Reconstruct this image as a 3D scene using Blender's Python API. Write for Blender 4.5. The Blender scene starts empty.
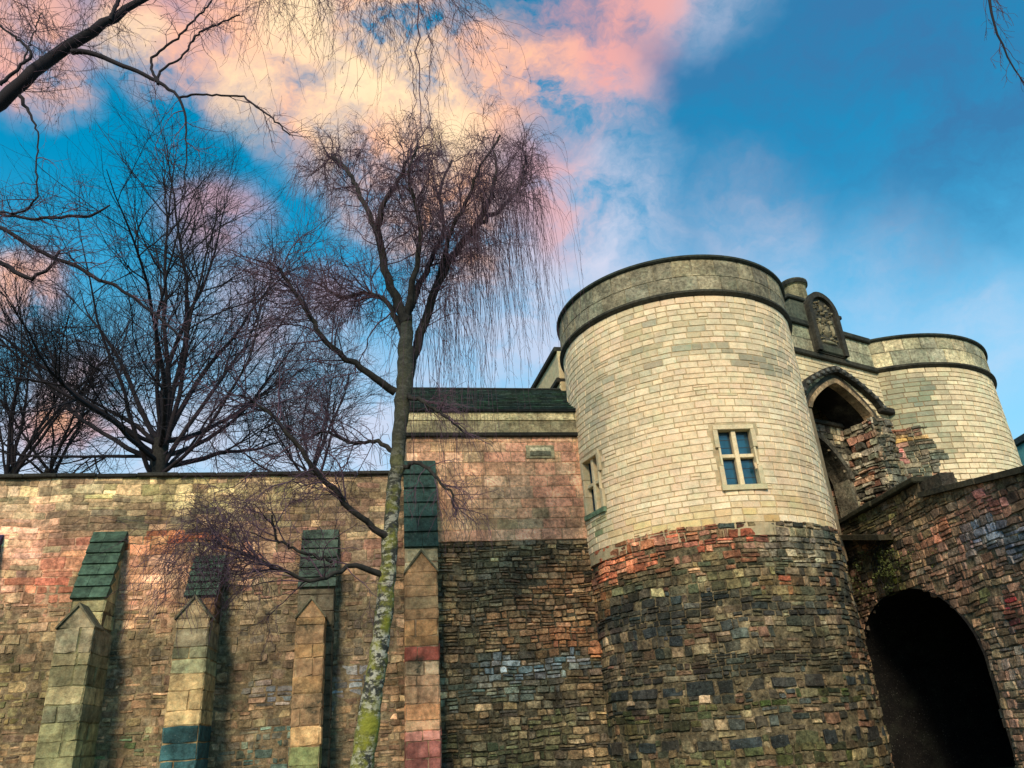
import bpy, math
import numpy as np
from mathutils import Matrix, Vector
sc = bpy.context.scene
C = sc.collection
R = math.radians

# ------------------------------------------------------------------ camera
FPX, VPX, VPY, EYE = 770.0, 400.0, -1300.0, 1.6
_U = np.array([VPX-512, 384-VPY, -FPX]); _U /= np.linalg.norm(_U)
_F = np.array([0, 0, -1.0]); _Y = _F-_U*(_F@_U); _Y /= np.linalg.norm(_Y)
_X = np.cross(_Y, _U)
CM = np.array([_X, _Y, _U])
cam = bpy.data.cameras.new('camera'); co = bpy.data.objects.new('camera', cam); C.objects.link(co)
cam.sensor_width = 36; cam.lens = 36*FPX/1024; cam.clip_end = 3000; cam.clip_start = .05
m4 = np.eye(4); m4[:3, :3] = CM; m4[2, 3] = EYE
co.matrix_world = Matrix(m4.tolist())
sc.camera = co
def ray(px, py):
    d = CM@np.array([px-512, 384-py, -FPX]); return d/np.linalg.norm(d[:2])
def aty(px, py, Y):
    d = ray(px, py); return np.array([d[0]/d[1]*Y, Y, EYE+d[2]/d[1]*Y])

# ------------------------------------------------------------------ exposure
sc.view_settings.view_transform = 'Standard'; sc.view_settings.look = 'None'
sc.view_settings.gamma = 1; sc.view_settings.use_curve_mapping = False
sc.view_settings.exposure = 0.22
SUN_EL, SUN_AZ = R(33), R(190)   # compass from +Y clockwise: behind the camera and a little left

# ------------------------------------------------------------------ node helpers
class NT:
    def __init__(s, nt): s.t = nt
    def n(s, k, **kw):
        x = s.t.nodes.new(k)
        for a, b in kw.items(): setattr(x, a, b)
        return x
    def l(s, a, b): s.t.links.new(a, b)
    def put(s, inp, v):
        if hasattr(v, 'links'): s.l(v, inp)
        else: inp.default_value = v
    def math(s, op, a, b=None, clamp=False):
        x = s.n('ShaderNodeMath', operation=op, use_clamp=clamp); s.put(x.inputs[0], a)
        if b is not None: s.put(x.inputs[1], b)
        return x.outputs[0]
    def vm(s, op, a, b=None):
        x = s.n('ShaderNodeVectorMath', operation=op); s.put(x.inputs[0], a)
        if b is not None: s.put(x.inputs[1], b)
        return x.outputs['Value'] if op in ('LENGTH', 'DOT_PRODUCT') else x.outputs[0]
    def noise(s, vec, scale, detail=4, rough=.55, out=0):
        x = s.n('ShaderNodeTexNoise'); s.l(vec, x.inputs['Vector'])
        x.inputs['Scale'].default_value = scale; x.inputs['Detail'].default_value = detail
        x.inputs['Roughness'].default_value = rough
        return x.outputs[out]
    def mr(s, v, a, b, c=0., d=1., smooth=False):
        x = s.n('ShaderNodeMapRange'); s.put(x.inputs[0], v)
        if smooth: x.interpolation_type = 'SMOOTHSTEP'
        for i, q in enumerate((a, b, c, d)): x.inputs[i+1].default_value = q
        return x.outputs[0]
    def mix(s, f, a, b, mode='MIX'):
        x = s.n('ShaderNodeMix', data_type='RGBA', blend_type=mode)
        s.put(x.inputs['Factor'], f); s.put(x.inputs['A'], a); s.put(x.inputs['B'], b)
        return x.outputs['Result']
def lin(r, g=None, b=None):
    v = np.array([r, g, b] if g is not None else r, float)/255
    return np.where(v <= .04045, v/12.92, ((v+.055)/1.055)**2.4)
def rgba(*c): return (*[float(x) for x in lin(*c)], 1.)

# ------------------------------------------------------------------ world: sky with clouds
w = bpy.data.worlds.new('World'); sc.world = w; w.use_nodes = True
N = NT(w.node_tree); w.node_tree.nodes.clear()
out = N.n('ShaderNodeOutputWorld'); bg = N.n('ShaderNodeBackground'); N.l(bg.outputs[0], out.inputs[0])
SKY = 0.12
bg.inputs[1].default_value = SKY
sky = N.n('ShaderNodeTexSky', sky_type='NISHITA'); sky.sun_disc = False
sky.sun_elevation = SUN_EL; sky.sun_rotation = SUN_AZ; sky.air_density = 1.0; sky.dust_density = .6; sky.ozone_density = 3
tc = N.n('ShaderNodeTexCoord'); D = tc.outputs['Generated']
hs = N.n('ShaderNodeHueSaturation'); hs.inputs['Hue'].default_value = .468; hs.inputs['Saturation'].default_value = 1.6; hs.inputs['Value'].default_value = 1.6
N.l(sky.outputs[0], hs.inputs['Color'])
base = hs.outputs[0]
wob = N.vm('SCALE', N.vm('SUBTRACT', N.noise(D, 3.2, 6, .6, out=1), (.5, .5, .5)))
wob.node.inputs['Scale'].default_value = .2
DW = N.vm('ADD', D, wob)
fine = N.noise(N.vm('MULTIPLY', DW, (1, 1, 1.7)), 7.5, 9, .66)
def skydir(px, py):
    v = CM@np.array([px-512, 384-py, -FPX]); return v/np.linalg.norm(v)
def blob(px, py, r, soft=1.0):
    d = skydir(px, py); rr = r/800.
    L = N.vm('LENGTH', N.vm('SUBTRACT', DW, tuple(float(x) for x in d)))
    return N.mr(L, rr*(1-.65*soft), rr*(1+.35*soft), 1., 0., smooth=True)
def group(lst):
    r = None
    for b in lst:
        s = N.math('MULTIPLY', blob(*b[:3], *(b[4:5])), b[3])
        r = s if r is None else N.math('MAXIMUM', r, s)
    return r
K = 1/SKY
def cc(*c): return tuple(float(x)*K for x in lin(*c))+(1.,)
# pale blue haze toward the horizon
sep = N.n('ShaderNodeSeparateXYZ'); N.l(D, sep.inputs[0])
hz = N.mr(sep.outputs[2], .15, .62, .92, 0., smooth=True)
base = N.mix(hz, base, cc(158, 205, 232))
SKYL = [
 # (blobs, colour, texture lo, hi)
 ([(960, 0, 220, .85), (850, 40, 170, .8), (760, 110, 140, .7), (640, 30, 120, .7), (700, 170, 100, .5), (940, 170, 110, .6)], (58, 112, 160), .15, .6),
 ([(610, 215, 75, .95), (560, 300, 110, .75), (640, 300, 90, .5), (860, 300, 90, .3), (740, 250, 80, .4), (950, 330, 70, .4), (230, 330, 80, .5), (300, 390, 100, .7), (60, 430, 70, .7), (480, 420, 120, .6), (180, 440, 90, .8), (330, 440, 110, .8), (700, 0, 60, .6), (600, 120, 60, .6), (20, 440, 60, .7), (500, 330, 90, .7)], (208, 208, 226), .25, .6),
 ([(45, 40, 60, .9), (215, 215, 45, .6), (260, 300, 50, .45), (25, 280, 36, .8), (95, 385, 50, .8), (590, 75, 75, .95), (555, 200, 60, .7), (340, 290, 40, .45), (640, 10, 55, .9), (560, 20, 50, .8), (200, 20, 70, .7)], (230, 164, 158), .34, .56),
 ([(470, 95, 80, 1.15), (400, 60, 80, 1.15), (540, 85, 50, 1), (270, 50, 70, 1.1), (185, 65, 40, .9), (310, 110, 60, 1.05), (440, 200, 70, 1.1), (400, 150, 80, 1.1), (60, 40, 40, .7), (90, 380, 32, 1.), (20, 272, 32, 1.), (75, 80, 36, .9), (150, 40, 36, .7), (460, 260, 50, .9)], (250, 190, 158), .36, .56),
 ([(400, 85, 60, 1.0), (345, 95, 45, .9), (300, 40, 45, .8), (150, 52, 26, .9), (330, 130, 35, .8), (455, 130, 45, .9), (255, 90, 40, .7)], (255, 228, 184), .38, .58)]
colr = base
for bl, c, lo, hi in SKYL:
    g = N.math('MULTIPLY', group(bl), N.mr(fine, lo, hi), clamp=True)
    colr = N.mix(g, colr, cc(*c))
N.l(colr, bg.inputs[0])

# ------------------------------------------------------------------ sun
sd = bpy.data.lights.new('sun', 'SUN'); so = bpy.data.objects.new('sun', sd); C.objects.link(so)
sd.energy = 3.2; sd.angle = R(14); sd.color = (1, .86, .66)
sv = Vector((math.sin(SUN_AZ)*math.cos(SUN_EL), math.cos(SUN_AZ)*math.cos(SUN_EL), math.sin(SUN_EL)))
so.rotation_euler = sv.to_track_quat('Z', 'Y').to_euler(); so.location = (0, 0, 60)

# ------------------------------------------------------------------ object helpers
def root_loc(o):
    l = np.zeros(3)
    while o is not None: l = l+np.array(o.location); o = o.parent
    return l
def tag(o, label=None, cat=None, group=None, kind=None):
    for k, v in (('label', label), ('category', cat), ('group', group), ('kind', kind)):
        if v: o[k] = v
    return o
def thing(name, label, cat, loc=(0, 0, 0), group=None, kind=None):
    o = bpy.data.objects.new(name, None); C.objects.link(o); o.location = loc; o.empty_display_size = .3
    return tag(o, label, cat, group, kind)
def obj(name, V, F, mat, parent=None, col=None, smooth=False, midx=None):
    V = np.asarray(V, float)
    if parent is not None: V = V-root_loc(parent)
    me = bpy.data.meshes.new(name)
    if isinstance(F, np.ndarray):
        nf, k = F.shape
        me.vertices.add(len(V)); me.vertices.foreach_set('co', V.astype(np.float32).ravel())
        me.loops.add(nf*k); me.loops.foreach_set('vertex_index', F.astype(np.int32).ravel())
        me.polygons.add(nf); me.polygons.foreach_set('loop_start', np.arange(0, nf*k, k, dtype=np.int32))
        me.update(calc_edges=True); me.validate()
    else:
        me.from_pydata([tuple(v) for v in V], [], [tuple(int(i) for i in f) for f in F])
    if col is not None:
        a = me.color_attributes.new('Col', 'FLOAT_COLOR', 'POINT')
        col = np.asarray(col, float)
        if col.ndim == 1: col = np.tile(col, (len(V), 1))
        a.data.foreach_set('color', np.hstack([col, np.ones((len(V), 1))]).astype(np.float32).ravel())
    me.polygons.foreach_set('use_smooth', [smooth]*len(me.polygons))
    for m in (mat if isinstance(mat, list) else [mat]): me.materials.append(m)
    if midx is not None: me.polygons.foreach_set('material_index', midx)
    me.update()
    o = bpy.data.objects.new(name, me); C.objects.link(o)
    if parent is not None: o.parent = parent
    return o
class MB:
    """collects pieces of one mesh"""
    def __init__(s): s.V = []; s.F = []; s.Cc = []; s.n = 0
    def add(s, V, F, col=(.3, .3, .3)):
        V = np.asarray(V, float); F = [tuple(int(i)+s.n for i in f) for f in F]
        s.V.append(V); s.F += F; c = np.asarray(col, float)
        s.Cc.append(np.tile(c, (len(V), 1)) if c.ndim == 1 else c); s.n += len(V)
    def box(s, f, a0, a1, b0, b1, c0, c1, col=(.3, .3, .3), bev=0.):
        """box in a local frame f(a,b,c)->xyz, optionally with chamfered edges"""
        if bev <= 0:
            P = [(a, b, c) for c in (c0, c1) for b in (b0, b1) for a in (a0, a1)]
            s.add(f(np.array(P)), [(0, 1, 3, 2), (4, 6, 7, 5), (0, 4, 5, 1), (2, 3, 7, 6), (0, 2, 6, 4), (1, 5, 7, 3)], col); return
        e = bev; V = []; idx = {}
        for i, a in enumerate((a0, a1)):
            for j, b in enumerate((b0, b1)):
                for k, c in enumerate((c0, c1)):
                    sa, sb, sc_ = (e, -e)[i], (e, -e)[j], (e, -e)[k]
                    for ax, p in enumerate(((a, b+sb, c+sc_), (a+sa, b, c+sc_), (a+sa, b+sb, c))):
                        idx[i, j, k, ax] = len(V); V.append(p)
        F = []
        for i in (0, 1):
            F.append([idx[i, j, k, 0] for j, k in ((0, 0), (1, 0), (1, 1), (0, 1))])
            F.append([idx[j, i, k, 1] for j, k in ((0, 0), (1, 0), (1, 1), (0, 1))])
            F.append([idx[j, k, i, 2] for j, k in ((0, 0), (1, 0), (1, 1), (0, 1))])
        for i in (0, 1):
            for j in (0, 1):
                F.append([idx[i, j, 0, 0], idx[i, j, 0, 1], idx[i, j, 1, 1], idx[i, j, 1, 0]])
                F.append([idx[i, 0, j, 0], idx[i, 0, j, 2], idx[i, 1, j, 2], idx[i, 1, j, 0]])
                F.append([idx[0, i, j, 1], idx[0, i, j, 2], idx[1, i, j, 2], idx[1, i, j, 1]])
                for k in (0, 1): F.append([idx[i, j, k, 0], idx[i, j, k, 1], idx[i, j, k, 2]])
        s.add(f(np.array(V)), F, col)
    def prism(s, f, poly, c0, c1, col=(.3, .3, .3)):
        """polygon (a,c) pairs extruded along b from c0 to c1: f(a,b,c)"""
        n = len(poly); P = [(a, c0, c) for a, c in poly]+[(a, c1, c) for a, c in poly]
        F = [tuple(range(n)), tuple(range(2*n-1, n-1, -1))]+[(i, i+n, (i+1) % n+n, (i+1) % n) for i in range(n)]
        s.add(f(np.array(P, float)), F, col)
    def build(s, name, mat, parent=None, smooth=False):
        return obj(name, np.vstack(s.V), s.F, mat, parent, np.vstack(s.Cc), smooth)

# ------------------------------------------------------------------ numeric noise
def _h(i, j, s):
    x = (i*374761393+j*668265263+s*974711) & 0xffffffff
    x = ((x ^ (x >> 13))*1274126177) & 0xffffffff
    return ((x ^ (x >> 16)) & 0xffff)/65535.
def vn(u, v, s=0):
    u = np.asarray(u, float); v = np.asarray(v, float)
    i = np.floor(u).astype(np.int64); j = np.floor(v).astype(np.int64); a = u-i; b = v-j
    a = a*a*(3-2*a); b = b*b*(3-2*b)
    return (_h(i, j, s)*(1-a)+_h(i+1, j, s)*a)*(1-b)+(_h(i, j+1, s)*(1-a)+_h(i+1, j+1, s)*a)*b
def fbm(u, v, s=0, o=3):
    r = 0; t = 0; a = 1.
    for k in range(o): r = r+a*vn(u*2**k, v*2**k, s+k*7); t += a; a *= .5
    return r/t

# ------------------------------------------------------------------ materials
def stone_mat(name, mott=.5, fs=9., bump=.5, speck=.3, dirt=(.05, .05, .035), dirt_amt=.35, rough=.92, grain=60., gain=1.25, stain=.0):
    m = bpy.data.materials.new(name); m.use_nodes = True; n = NT(m.node_tree)
    bs = m.node_tree.nodes['Principled BSDF']
    at = n.n('ShaderNodeVertexColor', layer_name='Col'); tcx = n.n('ShaderNodeTexCoord'); P = tcx.outputs['Object']
    n1 = n.noise(P, fs, 7, .68); n2 = n.noise(P, 1.3, 5, .6); n3 = n.noise(P, grain, 3, .6); n4 = n.noise(P, fs*2.2, 5, .7)
    v = n.math('MULTIPLY', n.mr(n1, .32, .68, 1-mott, 1+mott), n.mr(n.noise(P, fs*.22, 5, .65), .32, .68, 1-mott*.45, 1+mott*.45))
    x = n.vm('SCALE', at.outputs[0]); n.l(n.math('MULTIPLY', v, gain), x.node.inputs['Scale'])
    if stain:
        st = n.mr(n.noise(n.vm('MULTIPLY', P, (1, 1, 1.5)), .9, 6, .68), .36, .62, 1-stain, 1+stain*.55)
        ru = n.mr(n.noise(n.vm('MULTIPLY', P, (2.6, 2.6, .4)), 1.2, 4, .6), .5, .68, 1, 1-stain*.8)
        x0 = x; x = n.vm('SCALE', x0); n.l(n.math('MULTIPLY', st, ru), x.node.inputs['Scale'])
    # hue drift
    x = n.mix(n.mr(n4, .35, .7, 0, .4), x, n.vm('MULTIPLY', x, (1.28, .93, .72)))
    x = n.mix(n.mr(n.noise(P, 3.1, 4, .6), .5, .72, 0, .5), x, n.vm('MULTIPLY', x, (.72, .95, .92)))
    x = n.mix(n.math('MULTIPLY', n.mr(n2, .5, .68), n.mr(n4, .3, .62, 0, dirt_amt*2), clamp=True), x, (*dirt, 1))
    sp = n.mr(n.noise(P, 26, 4, .75), .62, .72, 0, speck)
    x = n.mix(sp, x, (.5, .47, .38, 1))
    x = n.mix(n.mr(n3, .3, .5, .45, 0), x, n.vm('MULTIPLY', x, (.4, .4, .4)))
    n.l(x, bs.inputs['Base Color']); bs.inputs['Roughness'].default_value = rough
    bs.inputs['Specular IOR Level'].default_value = .25
    h = n.math('ADD', n.math('MULTIPLY', n1, 1.4), n.math('ADD', n.math('MULTIPLY', n3, .4), n.math('MULTIPLY', n4, 1.2)))
    b = n.n('ShaderNodeBump'); b.inputs['Strength'].default_value = bump; b.inputs['Distance'].default_value = .035
    n.l(h, b.inputs['Height']); n.l(b.outputs[0], bs.inputs['Normal'])
    return m
M_ASH = stone_mat('ashlar_stone', .15, 6, .4, .1, dirt=(.24, .21, .15), dirt_amt=.22, gain=1.16, stain=.07)
M_RUB = stone_mat('rubble_stone', .75, 11, 1., .5, dirt=(.035, .04, .025), dirt_amt=.3, gain=1.5, stain=.5)
M_WALL = stone_mat('wall_stone', .55, 10, .9, .4, dirt=(.10, .085, .055), dirt_amt=.24, gain=1.58, stain=.44)
M_PIER = stone_mat('pier_stone', .5, 5, .8, .35, dirt=(.05, .05, .03), dirt_amt=.5, gain=1.35, stain=.4)
M_TRIM = stone_mat('dark_trim_stone', .5, 10, .5, .15, dirt=(.01, .012, .01), dirt_amt=.5)
M_SLATE = stone_mat('mossy_slate', .6, 7, .7, .3, dirt=(.02, .03, .02), dirt_amt=.6)
def plain(name, col, rough=.8, metal=0., nscale=None, amp=.4, spec=.3):
    m = bpy.data.materials.new(name); m.use_nodes = True; n = NT(m.node_tree); bs = m.node_tree.nodes['Principled BSDF']
    bs.inputs['Roughness'].default_value = rough; bs.inputs['Metallic'].default_value = metal; bs.inputs['Specular IOR Level'].default_value = spec
    tcx = n.n('ShaderNodeTexCoord'); f = n.mr(n.noise(tcx.outputs['Object'], nscale or 4, 5, .6), .3, .7, 1-amp, 1+amp)
    x = n.vm('SCALE', tuple(col)); n.l(f, x.node.inputs['Scale']); n.l(x, bs.inputs['Base Color'])
    return m
M_TWIG = plain('dark_twig', (.018, .013, .015), .9)
M_TWIGP = plain('purple_brown_twig', (.10, .056, .072), .9)
M_BARK = plain('dark_bark', (.028, .024, .019), .95, nscale=12, amp=.6)
M_GLASS = plain('leaded_glass', (.01, .055, .085), .12, nscale=3, amp=.5, spec=.9)
M_COPPER = plain('green_copper', (.06, .2, .17), .6, nscale=3)
def birch_mat():
    m = bpy.data.materials.new('birch_bark'); m.use_nodes = True; n = NT(m.node_tree); bs = m.node_tree.nodes['Principled BSDF']
    P = n.n('ShaderNodeTexCoord').outputs['Object']
    s = n.n('ShaderNodeSeparateXYZ'); n.l(P, s.inputs[0]); z = s.outputs[2]
    patch = n.mr(n.noise(n.vm('MULTIPLY', P, (3, 3, 5)), 2.2, 6, .72), .49, .54)
    x = n.mix(patch, (.035, .035, .028, 1), (.52, .48, .36, 1))
    band = n.noise(n.vm('MULTIPLY', P, (2, 2, 24)), 1., 3, .6)
    x = n.mix(n.mr(band, .55, .62, 0, .7), x, (.03, .028, .02, 1))
    # moss: thick low down, patchy to mid height, bark dark in the upper stem
    mo = n.math('ADD', n.mr(z, 0.6, 6.5, .75, -.05), n.mr(n.noise(P, 3.0, 6, .7), .36, .64, -.75, .7), clamp=True)
    x = n.mix(mo, x, n.mix(n.noise(P, 9, 3), (.15, .17, .012, 1), (.42, .38, .03, 1)))
    x = n.mix(n.mr(z, 4.6, 6.6, .1, .93), x, n.mix(n.noise(P, 5, 5), (.022, .02, .015, 1), (.062, .058, .03, 1)))
    n.l(x, bs.inputs['Base Color']); bs.inputs['Roughness'].default_value = .85
    b = n.n('ShaderNodeBump'); b.inputs['Strength'].default_value = 1.; b.inputs['Distance'].default_value = .05
    n.l(n.noise(P, 14, 6, .7), b.inputs['Height']); n.l(b.outputs[0], bs.inputs['Normal'])
    return m
M_BIRCH = birch_mat()
def ground_mat():
    m = bpy.data.materials.new('ground_turf'); m.use_nodes = True; n = NT(m.node_tree); bs = m.node_tree.nodes['Principled BSDF']
    P = n.n('ShaderNodeTexCoord').outputs['Object']
    x = n.mix(n.mr(n.noise(P, .6, 8, .7), .35, .65), (.05, .075, .02, 1), (.11, .09, .05, 1))
    n.l(x, bs.inputs['Base Color']); bs.inputs['Roughness'].default_value = .95
    return m
M_GROUND = ground_mat()

# ------------------------------------------------------------------ surfaces (u along, v = height, d = outward)
class Plane:
    def __init__(s, p0, p1):
        s.O = np.array(p0, float); a = np.array(p1, float)-s.O; s.L = np.linalg.norm(a); s.A = a/s.L; s.N = np.array([s.A[1], -s.A[0]])
    def f(s, u, v, d):
        u = np.asarray(u, float); q = s.O+u[..., None]*s.A+np.asarray(d)[..., None]*s.N
        return np.concatenate([q, np.asarray(v, float)[..., None]], -1)
    def hit(s, px, py, p=0):
        r = ray(px, py); t = ((s.O+p*s.N)@s.N)/(r[:2]@s.N); q = t*r[:2]-s.O; return float(q@s.A), float(EYE+r[2]*t)
    def loc(s, P): return s.f(P[:, 0], P[:, 2], P[:, 1])          # (a, d, z) rows
class Cyl:
    def __init__(s, c, rad):
        s.c = np.array(c, float); s.r = rad; s.a0 = math.atan2(-c[1], -c[0])  # angle facing the camera
    def f(s, u, v, d):
        a = s.a0+np.asarray(u, float)/s.r; rr = s.r+np.asarray(d, float)
        return np.stack([s.c[0]+rr*np.cos(a), s.c[1]+rr*np.sin(a), np.asarray(v, float)+0*a], -1)
    def hit(s, px, py, p=0):
        r = ray(px, py); d = r[:2]; b = d@s.c; t = b-math.sqrt(max(b*b-(s.c@s.c-(s.r+p)**2), 0)); q = d*t-s.c
        a = math.atan2(q[1], q[0])-s.a0; a = (a+math.pi) % (2*math.pi)-math.pi
        return a*s.r, float(EYE+r[2]*t)
    def tangent(s, u0):
        a = s.a0+u0/s.r; n = np.array([math.cos(a), math.sin(a)]); t = np.array([-n[1], n[0]]); o = s.c+n*s.r
        def f(P):
            P = np.asarray(P, float); q = o+P[:, 0:1]*t+P[:, 1:2]*n
            return np.hstack([q, P[:, 2:3]])
        return f
def flush(S):
    return lambda P: S.f(np.asarray(P)[:, 0], np.asarray(P)[:, 2], np.asarray(P)[:, 1])
W = Plane((0, 20.73), (1, 20.91))
_a = R(13.3); T1C = (22.5*math.sin(_a), 22.5*math.cos(_a)); T1 = Cyl(T1C, 3.5)
T2 = Cyl((14.1, 28.6), 4.28)
G = Plane((8.4, 22.0), (12.6, 24.52))
B = Plane((9.6, 23.0), (10.35, 15.3))

def palette(S, base, var, patches, seed):
    """stone colour by where the stone sits on the wall: base stones, then patches of other stone, moss and lichen"""
    base = [lin(*b) for b in base]
    pt = []
    for (px, py, ru, rv, cols, wt) in patches:
        if py is None: u, v = None, None
        elif isinstance(px, tuple): u, v = px
        else: u, v = S.hit(px, py)
        pt.append((u, v, ru, rv, [lin(*c) for c in cols], wt))
    def fn(u, v, rng):
        n = len(u); b = np.array(base)[rng.integers(0, len(base), n)]
        wu = u+(fbm(u*.9, v*.9, seed, 3)-.5)*1.6; wv = v+(fbm(u*.9+9, v*.9, seed+3, 3)-.5)*1.2
        for (pu, pv, ru, rv, cols, wt) in pt:
            q = ((wu-pu)/ru)**2+((wv-pv)/rv)**2
            k = wt*np.clip(1.35-q, 0, 1)
            cl = np.array(cols)[rng.integers(0, len(cols), n)]
            ww = (np.clip(k*1.15+rng.uniform(-.45, .3, n)*(k > 0), 0, 1))[:, None]
            b = b*(1-ww)+cl*ww
        t = np.exp(rng.normal(0, var, (n, 1)))*np.exp(rng.normal(0, var*.1, (n, 3)))
        b = b*t; L = (b@np.array([.25, .65, .1]))[:, None]; b = L+(b-L)*1.03
        return np.clip(b, 0.004, .8)
    return fn

def layout(u0, u1, v0, v1, rh, rl, rng, split=.0, jit=.25):
    out = []; v = v0
    while v < v1-1e-6:
        h = rh*rng.uniform(1-jit, 1+jit); 
        if v+h > v1-rh*.45: h = v1-v
        u = u0-rng.uniform(0, rl)
        while u < u1:
            l = rl*rng.uniform(1-jit*1.6, 1+jit*1.9)
            if rng.random() < split:
                m = rng.uniform(.35, .65)
                out.append((u, u+l, v, v+h*m)); out.append((u, u+l*rng.uniform(.96, 1), v+h*m, v+h))
            else: out.append((u, u+l, v, v+h))
            u += l
        v += h
    a = np.array(out); a[:, 0] = np.maximum(a[:, 0], u0); a[:, 1] = np.minimum(a[:, 1], u1)
    return a[(a[:, 1]-a[:, 0]) > .04]

def stones(S, rects, cfn, rng, gap=.012, depth=.05, relief=.012, warp=0., wseed=0, tilt=0., big=0., round_=.15, keep=None, missing=0., dip=None):
    """relief-modelled stones; returns V,F(quad array),Col"""
    a = rects
    if keep is not None: a = a[keep((a[:, 0]+a[:, 1])/2, (a[:, 2]+a[:, 3])/2)]
    if missing: a = a[rng.random(len(a)) > missing]
    n = len(a); uc = (a[:, 0]+a[:, 1])/2; vc = (a[:, 2]+a[:, 3])/2
    col = cfn(uc, vc, rng)
    hu = (a[:, 1]-a[:, 0])/2-gap; hv = np.maximum((a[:, 3]-a[:, 2])/2-gap, .012)
    e = np.minimum(.012+.03*round_, hu*.3); ev = np.minimum(.010+.02*round_, hv*.35)
    s = np.stack([-hu, -hu+e, 0*hu, hu-e, hu], 1); t = np.stack([-hv, -hv+ev, hv-ev, hv], 1)
    U = np.repeat(s[:, None, :], 4, 1); Vv = np.repeat(t[:, :, None], 5, 2)
    U = U*(1-round_*.22*(np.abs(Vv)/hv[:, None, None])**6); Vv = Vv*(1-round_*.35*(np.abs(U)/hu[:, None, None])**6)
    jn = np.minimum(hu, hv)[:, None, None]*round_*.6
    U = U+rng.uniform(-1, 1, U.shape)*jn; Vv = Vv+rng.uniform(-1, 1, U.shape)*jn
    d = np.repeat(rng.uniform(-relief, relief, n)[:, None], 20, 1).reshape(n, 4, 5)
    d = d+tilt*rng.normal(0, 1, n)[:, None, None]*(Vv/hv[:, None, None])*.6+tilt*rng.normal(0, 1, n)[:, None, None]*(U/hu[:, None, None])+rng.uniform(-1, 1, U.shape)*tilt*.5
    d[:, 0, :] = -depth; d[:, 3, :] = -depth; d[:, :, 0] = -depth; d[:, :, 4] = -depth
    U = U+uc[:, None, None]; Vv = Vv+vc[:, None, None]
    if warp:
        du = (fbm(U*1.3, Vv*1.3, wseed)-.5)*warp; dv = (fbm(U*1.3+40, Vv*1.3, wseed+1)-.5)*warp; U = U+du; Vv = Vv+dv
    if big: d = d+(fbm(U*.7, Vv*.9, wseed+5, 2)-.5)*big
    if dip is not None: d = d+dip(U, Vv)
    P = S.f(U.ravel(), Vv.ravel(), d.ravel())
    q = np.array([[r*5+c, r*5+c+1, (r+1)*5+c+1, (r+1)*5+c] for r in range(3) for c in range(4)])
    F = (q[None]+np.arange(n)[:, None, None]*20).reshape(-1, 4)
    return P, F, np.repeat(col, 20, 0)

def backing(S, ul, vl, cfn, rng, d0=-.03, big=0., wseed=0, holes=(), du=.14, top=None, thick=None, dip=None):
    """mortar bed behind the stones, with exact rectangular holes"""
    us = set(np.round(np.linspace(ul[0], ul[1], max(2, int((ul[1]-ul[0])/du)+1)), 4)); vs = set(np.round(np.linspace(vl[0], vl[1], max(2, int((vl[1]-vl[0])/du)+1)), 4))
    for h in holes: us |= {h[0], h[1]}; vs |= {h[2], h[3]}
    us = np.array(sorted(us)); vs = np.array(sorted(vs)); U, Vv = np.meshgrid(us, vs)
    d = np.full(U.shape, d0)
    if big: d = d+(fbm(U*.7, Vv*.9, wseed+5, 2)-.5)*big
    if dip is not None: d = d+dip(U, Vv)
    P = S.f(U.ravel(), Vv.ravel(), d.ravel()); nu = len(us); F = []
    for j in range(len(vs)-1):
        for i in range(nu-1):
            cu = (us[i]+us[i+1])/2; cv = (vs[j]+vs[j+1])/2
            if any(h[0] < cu < h[1] and h[2] < cv < h[3] for h in holes): continue
            F.append((j*nu+i, j*nu+i+1, (j+1)*nu+i+1, (j+1)*nu+i))
    return P, np.array(F), cfn(U.ravel(), Vv.ravel(), rng)
def merge(*parts):
    V = []; F = []; Cl = []; n = 0
    for p in parts:
        V.append(p[0]); F.append(p[1]+n); Cl.append(p[2]); n += len(p[0])
    return np.vstack(V), np.vstack(F), np.vstack(Cl)
def ring(S_c, prof, mat, name, parent, col, a0=0., a1=2*math.pi, seg=96, smooth=True):
    """lathe profile [(r,z)...] about centre between angles"""
    full = abs(a1-a0-2*math.pi) < 1e-6
    an = np.linspace(a0, a1, seg+1)[:seg if full else seg+1]; k = len(prof)
    V = np.array([(S_c[0]+r*math.cos(a), S_c[1]+r*math.sin(a), z) for a in an for r, z in prof]); F = []
    na = len(an)
    for i in range(seg if full else seg):
        j = (i+1) % na
        for q in range(k): F.append((i*k+q, i*k+(q+1) % k, j*k+(q+1) % k, j*k+q))
    if not full: F += []
    o = obj(name, V, F, mat, parent, col, False); return o
def mort(c, j=.12):
    c = lin(*c)
    return lambda u, v, rng: np.clip(c*np.exp(rng.normal(0, j, (len(u), 1))), 0, 1)

# ------------------------------------------------------------------ ground and terrace
g = obj('ground', [(-600, -600, 0), (600, -600, 0), (600, 600, 0), (-600, 600, 0)], [(0, 1, 2, 3)], M_GROUND); g['kind'] = 'structure'
def _terrace():
    p = [W.f(np.array([u]), np.array([0.]), np.array([-.9]))[0][:2] for u in (-40, 1.2)]+[(2, 60), (-48, 60)]
    n = 4; V = [(*q, .005) for q in p]+[(*q, 7.7) for q in p]
    return obj('terrain', V, [(4, 5, 6, 7)]+[(i, (i+1) % n, (i+1) % n+n, i+n) for i in range(n)], M_GROUND)
t = _terrace(); t['kind'] = 'structure'
_p = [B.f(np.array([u]), np.array([0.]), np.array([-.5]))[0][:2] for u in (0, 14)]
V = [(*_p[0], 5.75), (*_p[1], 4.6), (_p[1][0]+5, _p[1][1]+.5, 4.6), (_p[0][0]+5, _p[0][1]+.9, 5.75)]
V += [(x, y, z-.3) for x, y, z in V]
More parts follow.
